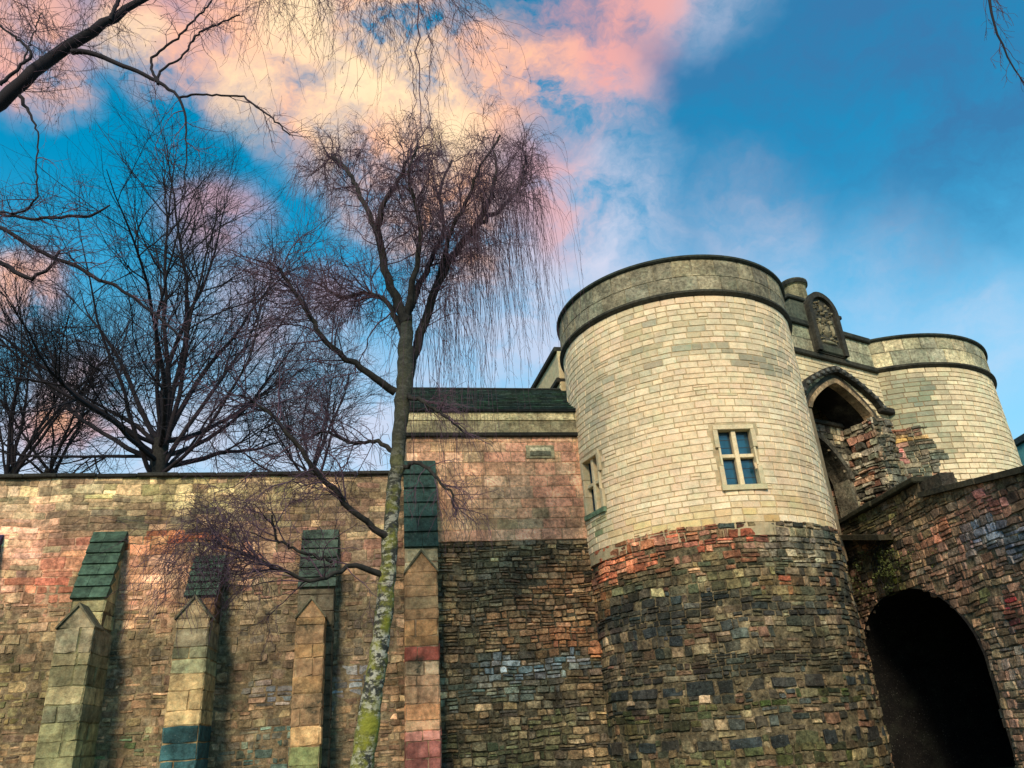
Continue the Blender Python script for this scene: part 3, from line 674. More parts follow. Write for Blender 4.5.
# ------------------------------------------------------------------ bridge
def bridge():
    br = thing('stone_bridge', 'sloping rubble bridge with a deep black arch right of the big tower', 'bridge', (*B.f(np.array([2.2]), np.array([0.]), np.array([0.]))[0][:2], 0))
    rng = np.random.default_rng(12); f = flush(B); cz = 2.0; hs, zs, rise = 2.76, 2.6, 1.85
    x = np.linspace(-1, 1, 41); arch = [(cz+hs*a, zs+rise*float(np.clip(1-abs(a)**2.3, 0, 1)**.62)) for a in x]
    zt = lambda u: np.where(u < 4.08, 6.8, 6.42-(u-4.08)*.145)
    big = .12
    us = sorted(set([-2.0, 4.08, 14.]+[p[0] for p in arch]+list(np.linspace(4.8, 14, 66))+list(np.linspace(-2, -.8, 9))))
    V = []; F = []
    ax = [p[0] for p in arch]; az = [p[1] for p in arch]
    for a, b in zip(us[:-1], us[1:]):
        z0a = np.interp(a, ax, az) if cz-hs-1e-6 <= (a+b)/2 <= cz+hs+1e-6 else 0.; z0b = np.interp(b, ax, az) if cz-hs <= (a+b)/2 <= cz+hs else 0.
        t = float(zt(np.array((a+b)/2-1e-4))); e = 1e-6
        ta, tb = float(zt(np.array(a+e))), float(zt(np.array(b-e)))
        k = len(V); rows = 40
        for r in range(rows+1): V += [(a, 0, z0a+(ta-z0a)*r/rows), (b, 0, z0b+(tb-z0b)*r/rows)]
        for r in range(rows): F.append((k+2*r, k+2*r+1, k+2*r+3, k+2*r+2))
    V = np.array(V); V[:, 1] = -.03+(fbm(V[:, 0]*.7, V[:, 2]*.9, 57+5, 2)-.5)*big
    m = MB(); m.add(f(V), F, lin(112, 98, 76))
    k = 0
    for (a, za), (b, zb) in zip(arch[:-1], arch[1:]):   # soffit and jambs of the arch: near-black, shade put into the colour
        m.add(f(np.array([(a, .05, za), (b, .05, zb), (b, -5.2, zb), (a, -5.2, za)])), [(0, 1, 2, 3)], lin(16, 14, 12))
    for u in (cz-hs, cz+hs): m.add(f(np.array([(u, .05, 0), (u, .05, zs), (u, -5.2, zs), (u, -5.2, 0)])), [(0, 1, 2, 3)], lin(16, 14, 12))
    m.box(f, cz-hs-.2, cz+hs+.2, -5.4, -5.2, 0, 5.2, lin(16, 14, 12))  # end wall added to close the arch and keep it dark, near-black too
    # solid sides behind the face
    m.box(f, 4.9, 14, -5.3, -.2, 0, 4.4, lin(60, 54, 44)); m.box(f, -.9, 4.85, -.5, -.12, 4.7, 6.78, lin(60, 54, 44)); m.box(f, 4.1, 14, -.5, -.12, 4.4, 4.9, lin(60, 54, 44))
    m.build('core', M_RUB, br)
    pal = palette(B, [(140, 112, 90), (120, 98, 80), (156, 122, 98), (104, 92, 78), (128, 110, 84)], .27, [
        (870, 515, 2.6, .5, [(78, 74, 48), (92, 86, 54), (66, 62, 42)], .9), (930, 505, 1.8, .35, [(96, 84, 60), (110, 92, 66)], .7),
        (940, 535, .9, .3, [(176, 122, 92), (160, 108, 84)], .7), (990, 545, 1.0, .55, [(116, 122, 132), (126, 130, 138), (104, 110, 120), (120, 112, 110)], .8), (1015, 540, .8, .3, [(96, 116, 136)], .4),
        (985, 510, 1.2, .3, [(150, 96, 88), (140, 100, 90)], .6), (890, 570, .9, .8, [(82, 88, 36), (100, 104, 44), (60, 60, 34)], .85),
        (970, 600, 1.0, .5, [(150, 120, 88), (134, 100, 74), (110, 120, 70)], .5), (1015, 615, .5, .4, [(150, 62, 60), (120, 50, 60)], .7), (1012, 660, .6, .8, [(126, 118, 110), (140, 124, 100)], .6),
        (960, 570, 1.2, .6, [(150, 116, 96), (130, 96, 80)], .5)], 51)
    xs = np.array(ax); zz = np.array(az)
    def keep(u, v):
        ins = (np.abs(u-cz) < hs-.03) & (v < np.where(np.abs(u-cz) <= hs, np.interp(u, xs, zz), zs)-.01)
        return ~ins & (v < zt(u)-.06)
    a = layout(-1.6, 9.5, 0, 6.8, .18, .27, rng, .3, .36)
    st = stones(B, a, pal, rng, gap=.0035, depth=.045, relief=.018, tilt=.012, round_=.34, warp=.1, big=big, wseed=57, keep=keep, missing=.04)
    obj('rubble_facing', st[0], st[1], M_RUB, br, st[2])
    m = MB()                       # dark coping slabs, broken step between the two runs
    u = -1.6
    while u < 4.0:
        l = min(rng.uniform(.6, .9), 4.12-u); dz = rng.uniform(-.015, .02); m.box(f, u, u+l-.01, -.5, .12+rng.uniform(-.02, .03), 6.76+dz, 6.92+dz, lin(48, 46, 32)*rng.uniform(.7, 1.2), .03); u += l
    u = 4.14
    while u < 14:
        l = rng.uniform(.6, .9); z = float(zt(np.array(u+l/2))); V = [(u, -.5, z-.04+.145*l/2), (u+l-.01, -.5, z-.04-.145*l/2)]
        dd = .1+rng.uniform(-.02, .03); a_, b_ = V
        P = [(u, -.5, a_[2]), (u+l-.01, -.5, b_[2]), (u+l-.01, dd, b_[2]), (u, dd, a_[2])]; P += [(p, q, r+.13) for p, q, r in P]
        m.add(f(np.array(P)), [(3, 2, 1, 0), (4, 5, 6, 7), (0, 1, 5, 4), (1, 2, 6, 5), (2, 3, 7, 6), (3, 0, 4, 7)], lin(58, 54, 42)*rng.uniform(.7, 1.2)); u += l
    m.build('coping', M_TRIM, br)
    # projecting dark ledge beside the tower
    m = MB(); P = [(-.8, 6.5), (2.45, 5.72), (2.45, 5.86), (-.8, 6.64)]; m.prism(f, P, -.2, .42, lin(50, 46, 32)); m.build('ledge', M_TRIM, br)
    # opposite parapet of the bridge
    m = MB(); m.box(f, -1, 14, -5.6, -5.2, 0, 5.9, lin(110, 96, 76), .02); m.build('far_parapet', M_RUB, br)
bridge()

# ------------------------------------------------------------------ boundary wall, wing and buttresses
def slates(mb, f, a0, a1, z1, z0, p0, p1, rng, col, rows=6):
    """overlapping slates on the sloped weathering of a buttress"""
    for r in range(rows):
        t0, t1 = r/rows, (r+1)/rows; za, zb = z1+(z0-z1)*t0, z1+(z0-z1)*t1; pa, pb = p0+(p1-p0)*t0, p0+(p1-p0)*t1
        cuts = [a0-.03, a0+(a1-a0)*rng.uniform(.35, .65), a1+.03]
        for i in range(2):
            c = np.asarray(col)*rng.uniform(.7, 1.25); x0, x1 = cuts[i]+.004, cuts[i+1]-.004
            V = [(x0, pa+.01, za), (x1, pa+.01, za), (x1, pb+.07, zb+.0), (x0, pb+.07, zb+.0), (x0, pb-.02, zb-.03), (x1, pb-.02, zb-.03), (x0, pa-.2, za-.1), (x1, pa-.2, za-.1)]
            mb.add(f(np.array(V)), [(3, 2, 1, 0), (4, 5, 2, 3), (6, 7, 5, 4), (0, 1, 7, 6), (0, 6, 4, 3), (1, 2, 5, 7)], c)
def blocks(mb, S, a0, a1, z0, z1, p, rng, cfn, h=.32, gable=None):
    """pier of worn squared blocks standing out from the wall face to p; cfn(z)->colour"""
    f = flush(S); mb.box(f, a0+.012, a1-.012, -.05, p-.02, z0, z1, cfn((z0+z1)/2)*.55)
    q = lambda a, d: S.f(np.array([a]), np.array([0.]), np.array([float(d)]))[0][:2]
    rows = [z0]
    while rows[-1] < z1-.02:
        hh = h*rng.uniform(.7, 1.3); rows.append(z1 if z1-rows[-1]-hh < .14 else rows[-1]+hh)
    rc = [cfn((a+b)/2)*np.exp(rng.normal(0, .14)) for a, b in zip(rows[:-1], rows[1:])]
    for P_, ln in ((Plane(q(a0, p), q(a1, p)), a1-a0), (Plane(q(a1, p), q(a1, -.05)), p+.05), (Plane(q(a0, -.05), q(a0, p)), p+.05)):
        rect = []; cl = []
        for (a, b), c in zip(zip(rows[:-1], rows[1:]), rc):
            cuts = [0.]+([ln*rng.uniform(.3, .7)] if rng.random() < .5 else [])+[ln]
            for u, v in zip(cuts[:-1], cuts[1:]): rect.append((u, v, a, b)); cl.append(c*np.exp(rng.normal(0, .12)))
        cl = np.array(cl); V, F, Cq = stones(P_, np.array(rect), lambda u, v, g: cl, rng, gap=.002, depth=.028, relief=.008, tilt=.006, round_=.2)
        mb.add(V, F.tolist(), Cq)
def buttress(parent, S, a0, a1, zt, zm, p1, zg, p2, b0, b1, rng, slate, upper, lower, h=.32):
    f = flush(S); lc = lambda t: np.asarray(lower(t))
    bt = MB(); blocks(bt, S, a0, a1, 0, zm-.05, p1, rng, upper, h)
    bt.prism(lambda P: S.f(P[:, 1], P[:, 2], P[:, 0]), [(-.05, zm-.05), (p1-.02, zm-.05), (-.05, zt-.03)], a0+.01, a1-.01, upper(zm))
    sh = zg-.62*(b1-b0); blocks(bt, S, b0, b1, 0, sh, p2, rng, lower, h)
    o = bt.build('buttress', M_PIER, parent)
    gb = MB(); cm = (b0+b1)/2
    gb.prism(f, [(b0, sh), (b1, sh), (cm, zg)], -.02 if p2 < p1+.15 else p1-.02, p2, lower(sh))
    for sx in (-1, 1):           # coping of the gablet
        e = b0 if sx < 0 else b1; dx = (cm-e)
        P = [(e-sx*-.02, sh-.03), (cm, zg), (cm, zg+.07), (e+sx*.03, sh+.01)]
        gb.prism(f, P if sx < 0 else P[::-1], p1-.02 if p2 > p1+.15 else p1-.3, p2+.05, lin(104, 98, 76))
    gb.build('gablet', M_PIER, o)
    sm = MB(); slates(sm, f, a0, a1, zt, zm, .02, p1, rng, slate); sm.build('slates', M_SLATE, o)
    return o

def wall_things():
    rng = np.random.default_rng(20); f = flush(W)
    bw = thing('boundary_wall', 'long weathered stone wall with slate-topped buttresses left of the birch', 'wall', (*W.f(np.array([-8.]), np.array([0.]), np.array([0.]))[0][:2], 0))
    U0, U1, ZT = -22., -3.1, 8.3
    common = [(330, 700, 1.2, .35, [(124, 136, 146), (140, 148, 150), (96, 104, 108)], .6), (275, 690, .8, .5, [(130, 140, 146), (110, 116, 116)], .5), (310, 750, 1.6, .4, [(78, 90, 78), (88, 98, 76)], .5),
        (130, 750, 1.6, .4, [(80, 100, 76), (90, 106, 72)], .6), (270, 745, 1.0, .3, [(70, 104, 98)], .5), (250, 640, 1.4, .9, [(112, 100, 78), (98, 90, 74), (128, 110, 84)], .6)]
    pal = palette(W, [(144, 118, 90), (122, 102, 80), (164, 134, 102), (104, 92, 74), (148, 130, 98)], .27, [
        (50, 495, 4.5, .55, [(190, 164, 128), (176, 150, 116), (202, 172, 134), (160, 140, 108)], .9), (20, 560, 1.4, 1.2, [(206, 160, 132), (196, 150, 120), (190, 160, 124)], .9),
        (170, 490, 1.6, .5, [(176, 160, 108), (156, 146, 96), (186, 160, 116)], .8), (250, 490, 2.4, .5, [(150, 134, 96), (136, 124, 88), (164, 140, 106)], .7), (350, 495, 1.6, .6, [(120, 100, 80), (140, 110, 88)], .6),
        (160, 545, 1.6, .3, [(196, 112, 74), (180, 100, 66), (186, 132, 96)], .75), (150, 580, 1.2, .7, [(200, 154, 124), (186, 136, 106)], .8), (60, 590, .7, .9, [(190, 110, 84), (170, 110, 84)], .6), (40, 640, 1.2, 1.2, [(120, 104, 80), (140, 118, 88)], .7),
        (20, 700, 1.6, .8, [(132, 124, 76), (116, 112, 76), (150, 134, 96)], .7), (270, 560, 1.2, .8, [(176, 124, 104), (160, 116, 98), (150, 120, 96)], .6), (370, 560, 1.2, .8, [(140, 104, 88), (126, 100, 84)], .6),
        (140, 640, 1.0, .8, [(112, 98, 74), (126, 108, 80), (90, 82, 66)], .7), (75, 478, .25, .5, [(60, 54, 40)], .5), (330, 640, 2.2, 1.2, [(104, 92, 76), (122, 104, 84), (110, 100, 84)], .6)]+common, 61)
    a1 = layout(U0, U1, 5.6, ZT, .22, .42, rng, .2, .34); a2 = layout(U0, U1, 0, 5.6, .18, .27, rng, .3, .36)
    s1 = stones(W, a1, pal, rng, gap=.0, depth=.014, relief=.005, tilt=.004, round_=.3, warp=.12, big=.08, wseed=71)
    s2 = stones(W, a2, pal, rng, gap=.003, depth=.04, relief=.014, tilt=.01, round_=.34, warp=.1, big=.08, wseed=71, missing=.03)
    mp = palette(W, [(118, 104, 80)], .1, [(50, 495, 4.5, .7, [(170, 146, 114)], 1.), (20, 560, 1.4, 1.2, [(190, 150, 120)], 1.), (150, 580, 1.2, .7, [(180, 140, 110)], 1.), (200, 490, 3, .5, [(140, 126, 90)], 1.)], 61)
    bk = backing(W, (U0, U1), (0, ZT), mp, rng, d0=-.012, big=.08, wseed=71)
    m = merge(s1, s2, bk); obj('masonry', m[0], m[1], M_WALL, bw, m[2])
    cb = MB(); cb.box(f, U0, U1, -.85, -.2, 0, ZT, lin(100, 88, 70)); cb.build('core', M_WALL, bw)
    cb = MB(); u = U0
    while u < U1-.1:
        l = min(rng.uniform(.7, 1.1), U1-u); dz = rng.uniform(-.012, .012); cb.box(f, u, u+l-.008, -.9, .1+rng.uniform(-.015, .015), ZT-.01+dz, ZT+.09+dz, lin(46, 44, 38)*rng.uniform(.7, 1.3), .02); u += l
    cb.build('coping', M_TRIM, bw)
    gs = lin(62, 82, 66)
    tanz = lambda z: np.array(lin(*[(150, 146, 108), (140, 132, 96), (170, 156, 114), (128, 124, 94)][int(rng.integers(0, 4))])) if z < 3.8 else np.array(lin(*[(140, 128, 100), (150, 130, 98)][int(rng.integers(0, 2))]))
    up = lambda z: np.array(lin(120, 106, 78))
    upd = lambda z: np.array(lin(120, 92, 66))
    buttress(bw, W, -13.75, -12.95, 6.85, 5.15, .75, 4.8, 1.3, -13.7, -13.0, rng, lin(56, 44, 70), up, tanz)
    buttress(bw, W, -10.84, -10.1, 6.87, 5.12, .78, 4.85, 1.35, -10.82, -10.06, rng, gs, lambda z: up(z) if z < 4.5 else np.array(lin(160, 150, 108)), lambda z: np.array(lin(146, 142, 100)) if z < 2.6 else tanz(z))
    def b2(z): return np.array(lin(58, 92, 92)) if z < 2.2 else (np.array(lin(186, 158, 110)) if z < 3.2 else tanz(z))
    buttress(bw, W, -8.36, -7.66, 6.2, 5.1, .7, 4.95, 1.3, -8.36, -7.62, rng, gs, upd, b2)
    def b3(z): return np.array(lin(*[(190, 152, 104), (176, 138, 94), (204, 172, 128), (166, 132, 96)][int(rng.integers(0, 4))])) if z > 1.5 else np.array(lin(138, 142, 92))
    o = buttress(bw, W, -5.76, -4.9, 6.8, 5.25, .5, 4.85, 1.1, -5.72, -5.06, rng, lin(66, 78, 66), lambda z: np.array(lin(96, 86, 68)), b3)
    # ---- wing
    wg = thing('gatehouse_wing', 'low pinkish stone wing with a dark slate roof joining the big tower', 'building', (*W.f(np.array([-.5]), np.array([0.]), np.array([0.]))[0][:2], 0))
    U0, U1 = -3.1, 2.2
    pal = palette(W, [(214, 164, 130), (206, 156, 122), (220, 174, 138), (200, 162, 122), (212, 156, 126)], .08, [
        (545, 500, .9, .9, [(204, 142, 112), (198, 136, 108), (210, 150, 118)], .8), (480, 440, 1.2, .5, [(190, 160, 124), (176, 150, 116)], .6), (460, 500, 1.2, .9, [(176, 140, 104), (160, 128, 100), (190, 150, 112)], .6),
        (505, 520, 1.8, .3, [(150, 130, 96), (170, 144, 108)], .6), (520, 500, .4, .8, [(150, 134, 108)], .5)], 81)
    a1 = layout(U0, U1, 6.4, 9.4, .33, .6, rng, .0, .2)
    s1 = stones(W, a1, pal, rng, gap=.005, depth=.03, relief=.005, tilt=.002, round_=.06, warp=.05, wseed=73)
    pal2 = palette(W, [(112, 98, 74), (128, 108, 80), (88, 80, 66), (144, 120, 88)], .32, [
        (545, 600, 1.4, 1.2, [(176, 128, 90), (158, 110, 76), (146, 118, 86), (188, 144, 104)], .7), (560, 560, 1., .3, [(150, 120, 84), (130, 106, 76)], .5), (565, 640, 1.0, .35, [(180, 122, 82), (166, 112, 76)], .6),
        (535, 665, 1.4, .28, [(132, 146, 150), (160, 168, 168), (104, 122, 122)], .75), (490, 690, 1.4, .4, [(98, 112, 100), (116, 128, 118)], .5), (490, 580, 1.3, .7, [(100, 92, 72), (86, 82, 66)], .6),
        (500, 560, 2.0, .35, [(118, 104, 78), (98, 90, 70)], .6), (550, 730, 1.2, .4, [(132, 118, 86), (100, 102, 66)], .5), (480, 750, 2, .3, [(84, 92, 60), (70, 78, 54)], .5)], 83)
    a2 = layout(U0, U1, 0, 6.4, .17, .27, rng, .35, .38)
    s2 = stones(W, a2, pal2, rng, gap=.0045, depth=.065, relief=.026, tilt=.016, round_=.36, warp=.12, big=.12, wseed=75, missing=.05)
    b1 = backing(W, (U0, U1), (6.4, 9.4), mort((176, 142, 110)), rng, d0=-.014); b2_ = backing(W, (U0, U1), (0, 6.4), mort((84, 76, 58), .2), rng, d0=-.045, big=.12, wseed=75)
    m = merge(s1, b1); obj('ashlar_masonry', m[0], m[1], M_WALL, wg, m[2])
    m = merge(s2, b2_); obj('rubble_masonry', m[0], m[1], M_RUB, wg, m[2])
    cb = MB(); cb.box(f, U0, U1, -5.2, -.2, 0, 9.5, lin(150, 124, 96)); cb.build('core', M_WALL, wg)
    cb = MB(); pal3 = [(176, 166, 122), (160, 150, 116), (150, 140, 108)]; u = U0
    for z0, z1, cs in ((9.5, 9.88, [(140, 130, 100), (150, 138, 104)]), (9.88, 10.14, [(180, 168, 126), (190, 176, 134)])):
        u = U0
        while u < U1: l = min(rng.uniform(.7, 1.2), U1-u+.01); cb.box(f, u, u+l-.006, -.3, .03 if z0 < 9.6 else .06, z0, z1-.004, lin(*cs[int(rng.integers(0, 2))])*rng.uniform(.85, 1.1), .01); u += l
    cb.build('eaves_band', M_WALL, wg)
    cb = MB(); cb.box(f, U0-.04, U1, -.3, .1, 9.38, 9.5, lin(44, 42, 36), .02); cb.build('string_course', M_TRIM, wg)
    cb = MB(); cb.box(f, U0-.08, U1, -.1, .14, 10.13, 10.22, lin(30, 34, 34), .02); cb.build('gutter', M_TRIM, wg)
    # slate roof rows
    rf = MB(); rows = 13; zr0, zr1, d0, d1 = 10.2, 12.0, .16, -2.5
    for r in range(rows):
        t0, t1 = r/rows, (r+1)/rows; u = U0-.1-rng.uniform(0, .3)
        while u < U1+.3:
            l = .34*rng.uniform(.8, 1.2); a_, b_ = max(u, U0-.1), min(u+l-.006, U1+.3); u += l
            if b_-a_ < .03: continue
            za, zb = zr0+(zr1-zr0)*t0, zr0+(zr1-zr0)*t1; da, db = d0+(d1-d0)*t0, d0+(d1-d0)*t1; k = .03+rng.uniform(0, .008)
            V = [(a_, da, za+k), (b_, da, za+k), (b_, db-.1, zb+.012), (a_, db-.1, zb+.012), (a_, da, za), (b_, da, za)]
            rf.add(f(np.array(V)), [(0, 1, 2, 3), (4, 5, 1, 0)], lin(*[(36, 52, 50), (30, 46, 42), (44, 58, 52), (38, 60, 48)][int(rng.integers(0, 4))])*rng.uniform(.7, 1.3))
    rf.prism(lambda P: W.f(P[:, 1], P[:, 2], P[:, 0]), [(.14, 10.19), (-2.6, 12.0), (-5.3, 10.19)], U0-.1, U1, lin(34, 46, 44))
    ro = rf.build('roof', M_SLATE, wg)
    rg = MB(); rg.box(f, U0-.12, U1, -2.72, -2.46, 11.98, 12.07, lin(40, 44, 40), .03); rg.build('ridge', M_TRIM, ro)
    pq = MB(); pq.box(f, .27, 1.1, -.02, .03, 8.72, 9.12, lin(150, 140, 108), .012); pq.box(f, .38, .99, .028, .045, 8.8, 8.93, lin(110, 108, 88), .01); pq.box(f, .38, .99, .028, .042, 8.94, 9.05, lin(196, 184, 150), .01); pq.build('plaque', M_WALL, wg)
    def b4(z):
        if z > 5.6: return np.array(lin(196, 180, 140))
        if z > 4.3: return np.array(lin(*[(140, 116, 84), (156, 120, 84)][int(rng.integers(0, 2))]))
        if z > 3.75: return np.array(lin(190, 140, 92))
        if z > 3.5: return np.array(lin(172, 92, 74))
        if z > 1.9: return np.array(lin(*[(204, 156, 116), (196, 140, 96), (208, 172, 132)][int(rng.integers(0, 3))]))
        return np.array(lin(*[(168, 104, 90), (176, 118, 100)][int(rng.integers(0, 2))]))
    buttress(wg, W, -3.16, -2.34, 8.68, 6.15, .62, 6.0, .72, -3.17, -2.36, rng, lin(50, 70, 62), b4, b4, .3)
wall_things()

# ------------------------------------------------------------------ rear curtain wall behind the big tower
def rear():
    S = Plane((1.45, 24.2), (.3, 28.8)); S = Plane((.1, 29.6), (1.62, 23.5)); f = flush(S)
    o = thing('curtain_wall', 'pale wall running back behind the big tower with a dark string course', 'wall', (.9, 26.5, 0)); rng = np.random.default_rng(2)
    pal = palette(S, [(214, 196, 156), (222, 204, 164)], .07, [], 1)
    st = stones(S, layout(0, S.L, 9.5, 12.3, .215, .5, rng, 0, .15), pal, rng, gap=.006, depth=.02, relief=.004, round_=.03)
    obj('masonry', st[0], st[1], M_ASH, o, st[2])
    m = MB(); m.box(f, 0, S.L, -.6, -.016, 0, 12.3, lin(180, 162, 124)); m.build('core', M_ASH, o)
    m = MB(); m.box(f, 0, S.L, -.4, .01, 12.4, 13.45, lin(196, 180, 140), .01); m.build('parapet', M_ASH, o)
    m = MB(); m.box(f, 0, S.L, -.3, .12, 12.27, 12.46, lin(46, 44, 36), .03); m.build('string_course', M_TRIM, o)
    m = MB(); m.box(f, 0, S.L, -.5, .12, 13.42, 13.62, lin(44, 44, 36), .03); m.build('coping', M_TRIM, o)
rear()

# ------------------------------------------------------------------ distant house at the right edge
def house():
    o = thing('distant_house', 'small green-roofed building just visible at the right edge beyond the far tower', 'building', (27.6, 40.5, 0))
    def f(P): P = np.asarray(P); return np.array([27.6, 40.5, 0])+P
    m = MB(); m.box(f, -1, 5, -3, 3, 0, 12.1, lin(150, 140, 120), .02); m.build('wall', M_WALL, o)
    m = MB(); m.prism(f, [(-1.3, 12.1), (5.3, 12.1), (4.2, 14.2), (-.6, 14.2)], -3.2, 3.2, (.06, .2, .17)); r = m.build('roof', M_COPPER, o)
    m = MB(); m.box(f, -.8, 4.4, -3.25, 3.25, 14.15, 14.5, (.03, .04, .04), .03); m.build('ridge', M_TRIM, r)
house()

# ------------------------------------------------------------------ branches
def tubes(P, Rr, k=3):
    """P (n,m,3) centre lines, Rr (n,m) radii"""
    n, m, _ = P.shape; T = np.gradient(P, axis=1); T /= np.linalg.norm(T, axis=2, keepdims=True)+1e-9
    ref = np.tile(np.array([.31, .87, .38]), (n, 1)); bad = np.abs((T[:, 0]*ref).sum(1)) > .9; ref[bad] = (1, 0, 0)
    A = np.cross(T, ref[:, None, :]); A /= np.linalg.norm(A, axis=2, keepdims=True)+1e-9; Bn = np.cross(T, A)
    an = np.arange(k)*2*math.pi/k
    V = P[:, :, None, :]+Rr[:, :, None, None]*(A[:, :, None, :]*np.cos(an)[None, None, :, None]+Bn[:, :, None, :]*np.sin(an)[None, None, :, None])
    i = np.arange(n)[:, None, None]*m*k; j = np.arange(m-1)[None, :, None]*k; c = np.arange(k)[None, None, :]; c2 = (c+1) % k
    F = np.stack([i+j+c, i+j+c2, i+j+k+c2, i+j+k+c], -1).reshape(-1, 4)
    return V.reshape(-1, 3), F
class Br:
    def __init__(s): s.V = []; s.F = []; s.n = 0
    def add(s, P, Rr, k=3):
        V, F = tubes(P, Rr, k); s.V.append(V); s.F.append(F+s.n); s.n += len(V)
    def build(s, name, mat, parent): return obj(name, np.vstack(s.V), np.vstack(s.F), mat, parent, None, True)
def smoothline(pts, n=24, wig=0., rng=None):
    pts = np.array(pts, float); d = np.r_[0, np.cumsum(np.linalg.norm(np.diff(pts[:, :3], axis=0), axis=1))]; t = np.linspace(0, d[-1], n)
    # catmull-like: linear then smoothed
    q = np.stack([np.interp(t, d, pts[:, i]) for i in range(pts.shape[1])], 1)
    for _ in range(2): q[1:-1] = (q[:-2]+2*q[1:-1]+q[2:])/4
    if wig: q[1:-1, :3] += rng.normal(0, wig, (n-2, 3))
    return q
def traced(pts, n=24, wig=0.01, rng=None):
    """pixel px,py, depth Y, width in px -> centre line + radius"""
    r = []
    for px, py, Y, w in pts:
        q = aty(px, py, Y); dist = (CM.T@(q-np.array([0, 0, EYE])))[2]*-1; r.append((*q, w/2*dist/FPX))
    q = smoothline(r, n, wig, rng); return q[:, :3], q[:, 3]
def grow(P, Rr, n, rng, ln, lr, spread, K=7, up=(0, 0, 0), wander=.12, tip=.25, frac=(.15, 1.), lo=.3, rmax=.7, bias=None, planar=None):
    """spawn n children along the parent set; returns centre lines and radii"""
    N_, m, _ = P.shape; L = np.linalg.norm(np.diff(P, axis=1), axis=2).sum(1); w_ = L/L.sum()
    pi = rng.choice(N_, n, p=w_); t = rng.uniform(frac[0], frac[1], n)*(m-1); i = np.minimum(t.astype(int), m-2); a = (t-i)[:, None]
    S = P[pi, i]*(1-a)+P[pi, i+1]*a; r0 = Rr[pi, i]*(1-a[:, 0])+Rr[pi, i+1]*a[:, 0]
    T = P[pi, i+1]-P[pi, i]; T /= np.linalg.norm(T, axis=1, keepdims=True)+1e-9
    Q = rng.normal(0, 1, (n, 3)); Q -= (Q*T).sum(1, keepdims=True)*T; Q /= np.linalg.norm(Q, axis=1, keepdims=True)+1e-9
    an = np.radians(rng.uniform(*spread, n))[:, None]; D_ = T*np.cos(an)+Q*np.sin(an)
    if bias is not None: D_ = D_+np.array(bias); D_ /= np.linalg.norm(D_, axis=1, keepdims=True)
    l = rng.uniform(ln[0], ln[1], n)*(1-.55*(t/(m-1))*lo/.3*.6)
    step = (l/K)[:, None]; out = [S]; upv = np.array(up)
    for k in range(K):
        D_ = D_+rng.normal(0, wander, (n, 3))+upv*(1 if np.ndim(upv) == 1 else 1); D_ /= np.linalg.norm(D_, axis=1, keepdims=True); out.append(out[-1]+D_*step)
    PP = np.stack(out, 1); rr = np.minimum(r0*rmax, rng.uniform(lr[0], lr[1], n)); RR = rr[:, None]*np.linspace(1, tip, K+1)[None]
    return PP, RR

def background_tree(name, label, px, Y, scale, seed, stems=1, lean=0., z0=7.4, topy=150, spreadk=1., group=None, limbs=20, dens=1.1, fork=432):
    rng = np.random.default_rng(seed); b = aty(px, 473, Y); root = thing(name, label, 'tree', (b[0], Y, z0), group)
    H = aty(px, topy, Y)[2]-z0
    tk = H*.0165; hb = aty(px, fork, Y)[2]-z0
    P = smoothline([(b[0], Y, z0-.5), (b[0]+.02, Y, z0+hb*.5), (b[0]+lean*.3, Y, z0+hb)], 8); R0 = np.linspace(tk*1.15, tk*.85, 8)
    tr = Br(); tr.add(P[None], R0[None], 12)
    L1 = []; lb = Br()
    top = np.array([b[0]+lean*.3, Y, z0+hb]); Ps = []; Rs = []
    for i in range(limbs):
        az = 2*math.pi*i/limbs*1.0+rng.uniform(-.3, .3); th = R(rng.uniform(8, 76)*spreadk)*(1 if i > 2 else .3)
        ln_ = (H-hb)*1.02*rng.uniform(.76, 1.02)*(1-.22*math.sin(th)); D_ = np.array([math.sin(th)*math.cos(az), math.sin(th)*math.sin(az), math.cos(th)])
        s = top-np.array([0, 0, rng.uniform(0, (H-hb)*.12)]); q = [s]; K = 14
        for k in range(K): D_ = D_+rng.normal(0, .09, 3)+np.array([0, 0, .035]); D_ /= np.linalg.norm(D_); q.append(q[-1]+D_*ln_/K)
        Ps.append(q); Rs.append(tk*rng.uniform(.2, .38)*np.linspace(1, .10, K+1))
    P1 = np.array(Ps); R1 = np.array(Rs); lb.add(P1, R1, 7)
    P2, R2 = grow(P1, R1, int(200*dens), rng, (H*.14, H*.32), (tk*.05, tk*.11), (20, 55), 9, (0, 0, .04), .11, .25, (.2, .95)); lb.add(P2, R2, 5)
    for i in range(0): pass
    tr.build('trunk', M_BARK, root); lb.build('limbs', M_TWIG, root)
    tw = Br(); P3, R3 = grow(P2, R2, int(1700*dens), rng, (H*.06, H*.16), (.012, .022), (20, 55), 7, (0, 0, .03), .13, .4, (.1, 1.)); tw.add(P3, R3, 4)
    P4, R4 = grow(P3, R3, int(7500*dens), rng, (H*.03, H*.08), (.007, .011), (20, 60), 5, (0, 0, .02), .15, .6, (.1, 1.)); tw.add(P4, R4, 3)
    o = tw.build('twigs', M_TWIG, root); o['kind'] = 'stuff'
background_tree('broad_tree', 'big bare fan-shaped tree with a stout trunk standing behind the boundary wall', 157, 31, 1, 4, topy=142, spreadk=1.08, limbs=22, dens=1.5, fork=440)
background_tree('slender_tree', 'bare tree behind the wall near the left edge of the picture', 12, 33, 1, 8, topy=255, spreadk=.95, limbs=9, dens=.8, fork=468)
background_tree('small_tree', 'low bare tree behind the wall between the big fan tree and the birch', 312, 34, 1, 15, topy=318, spreadk=1.15, limbs=10, dens=.6, fork=470)

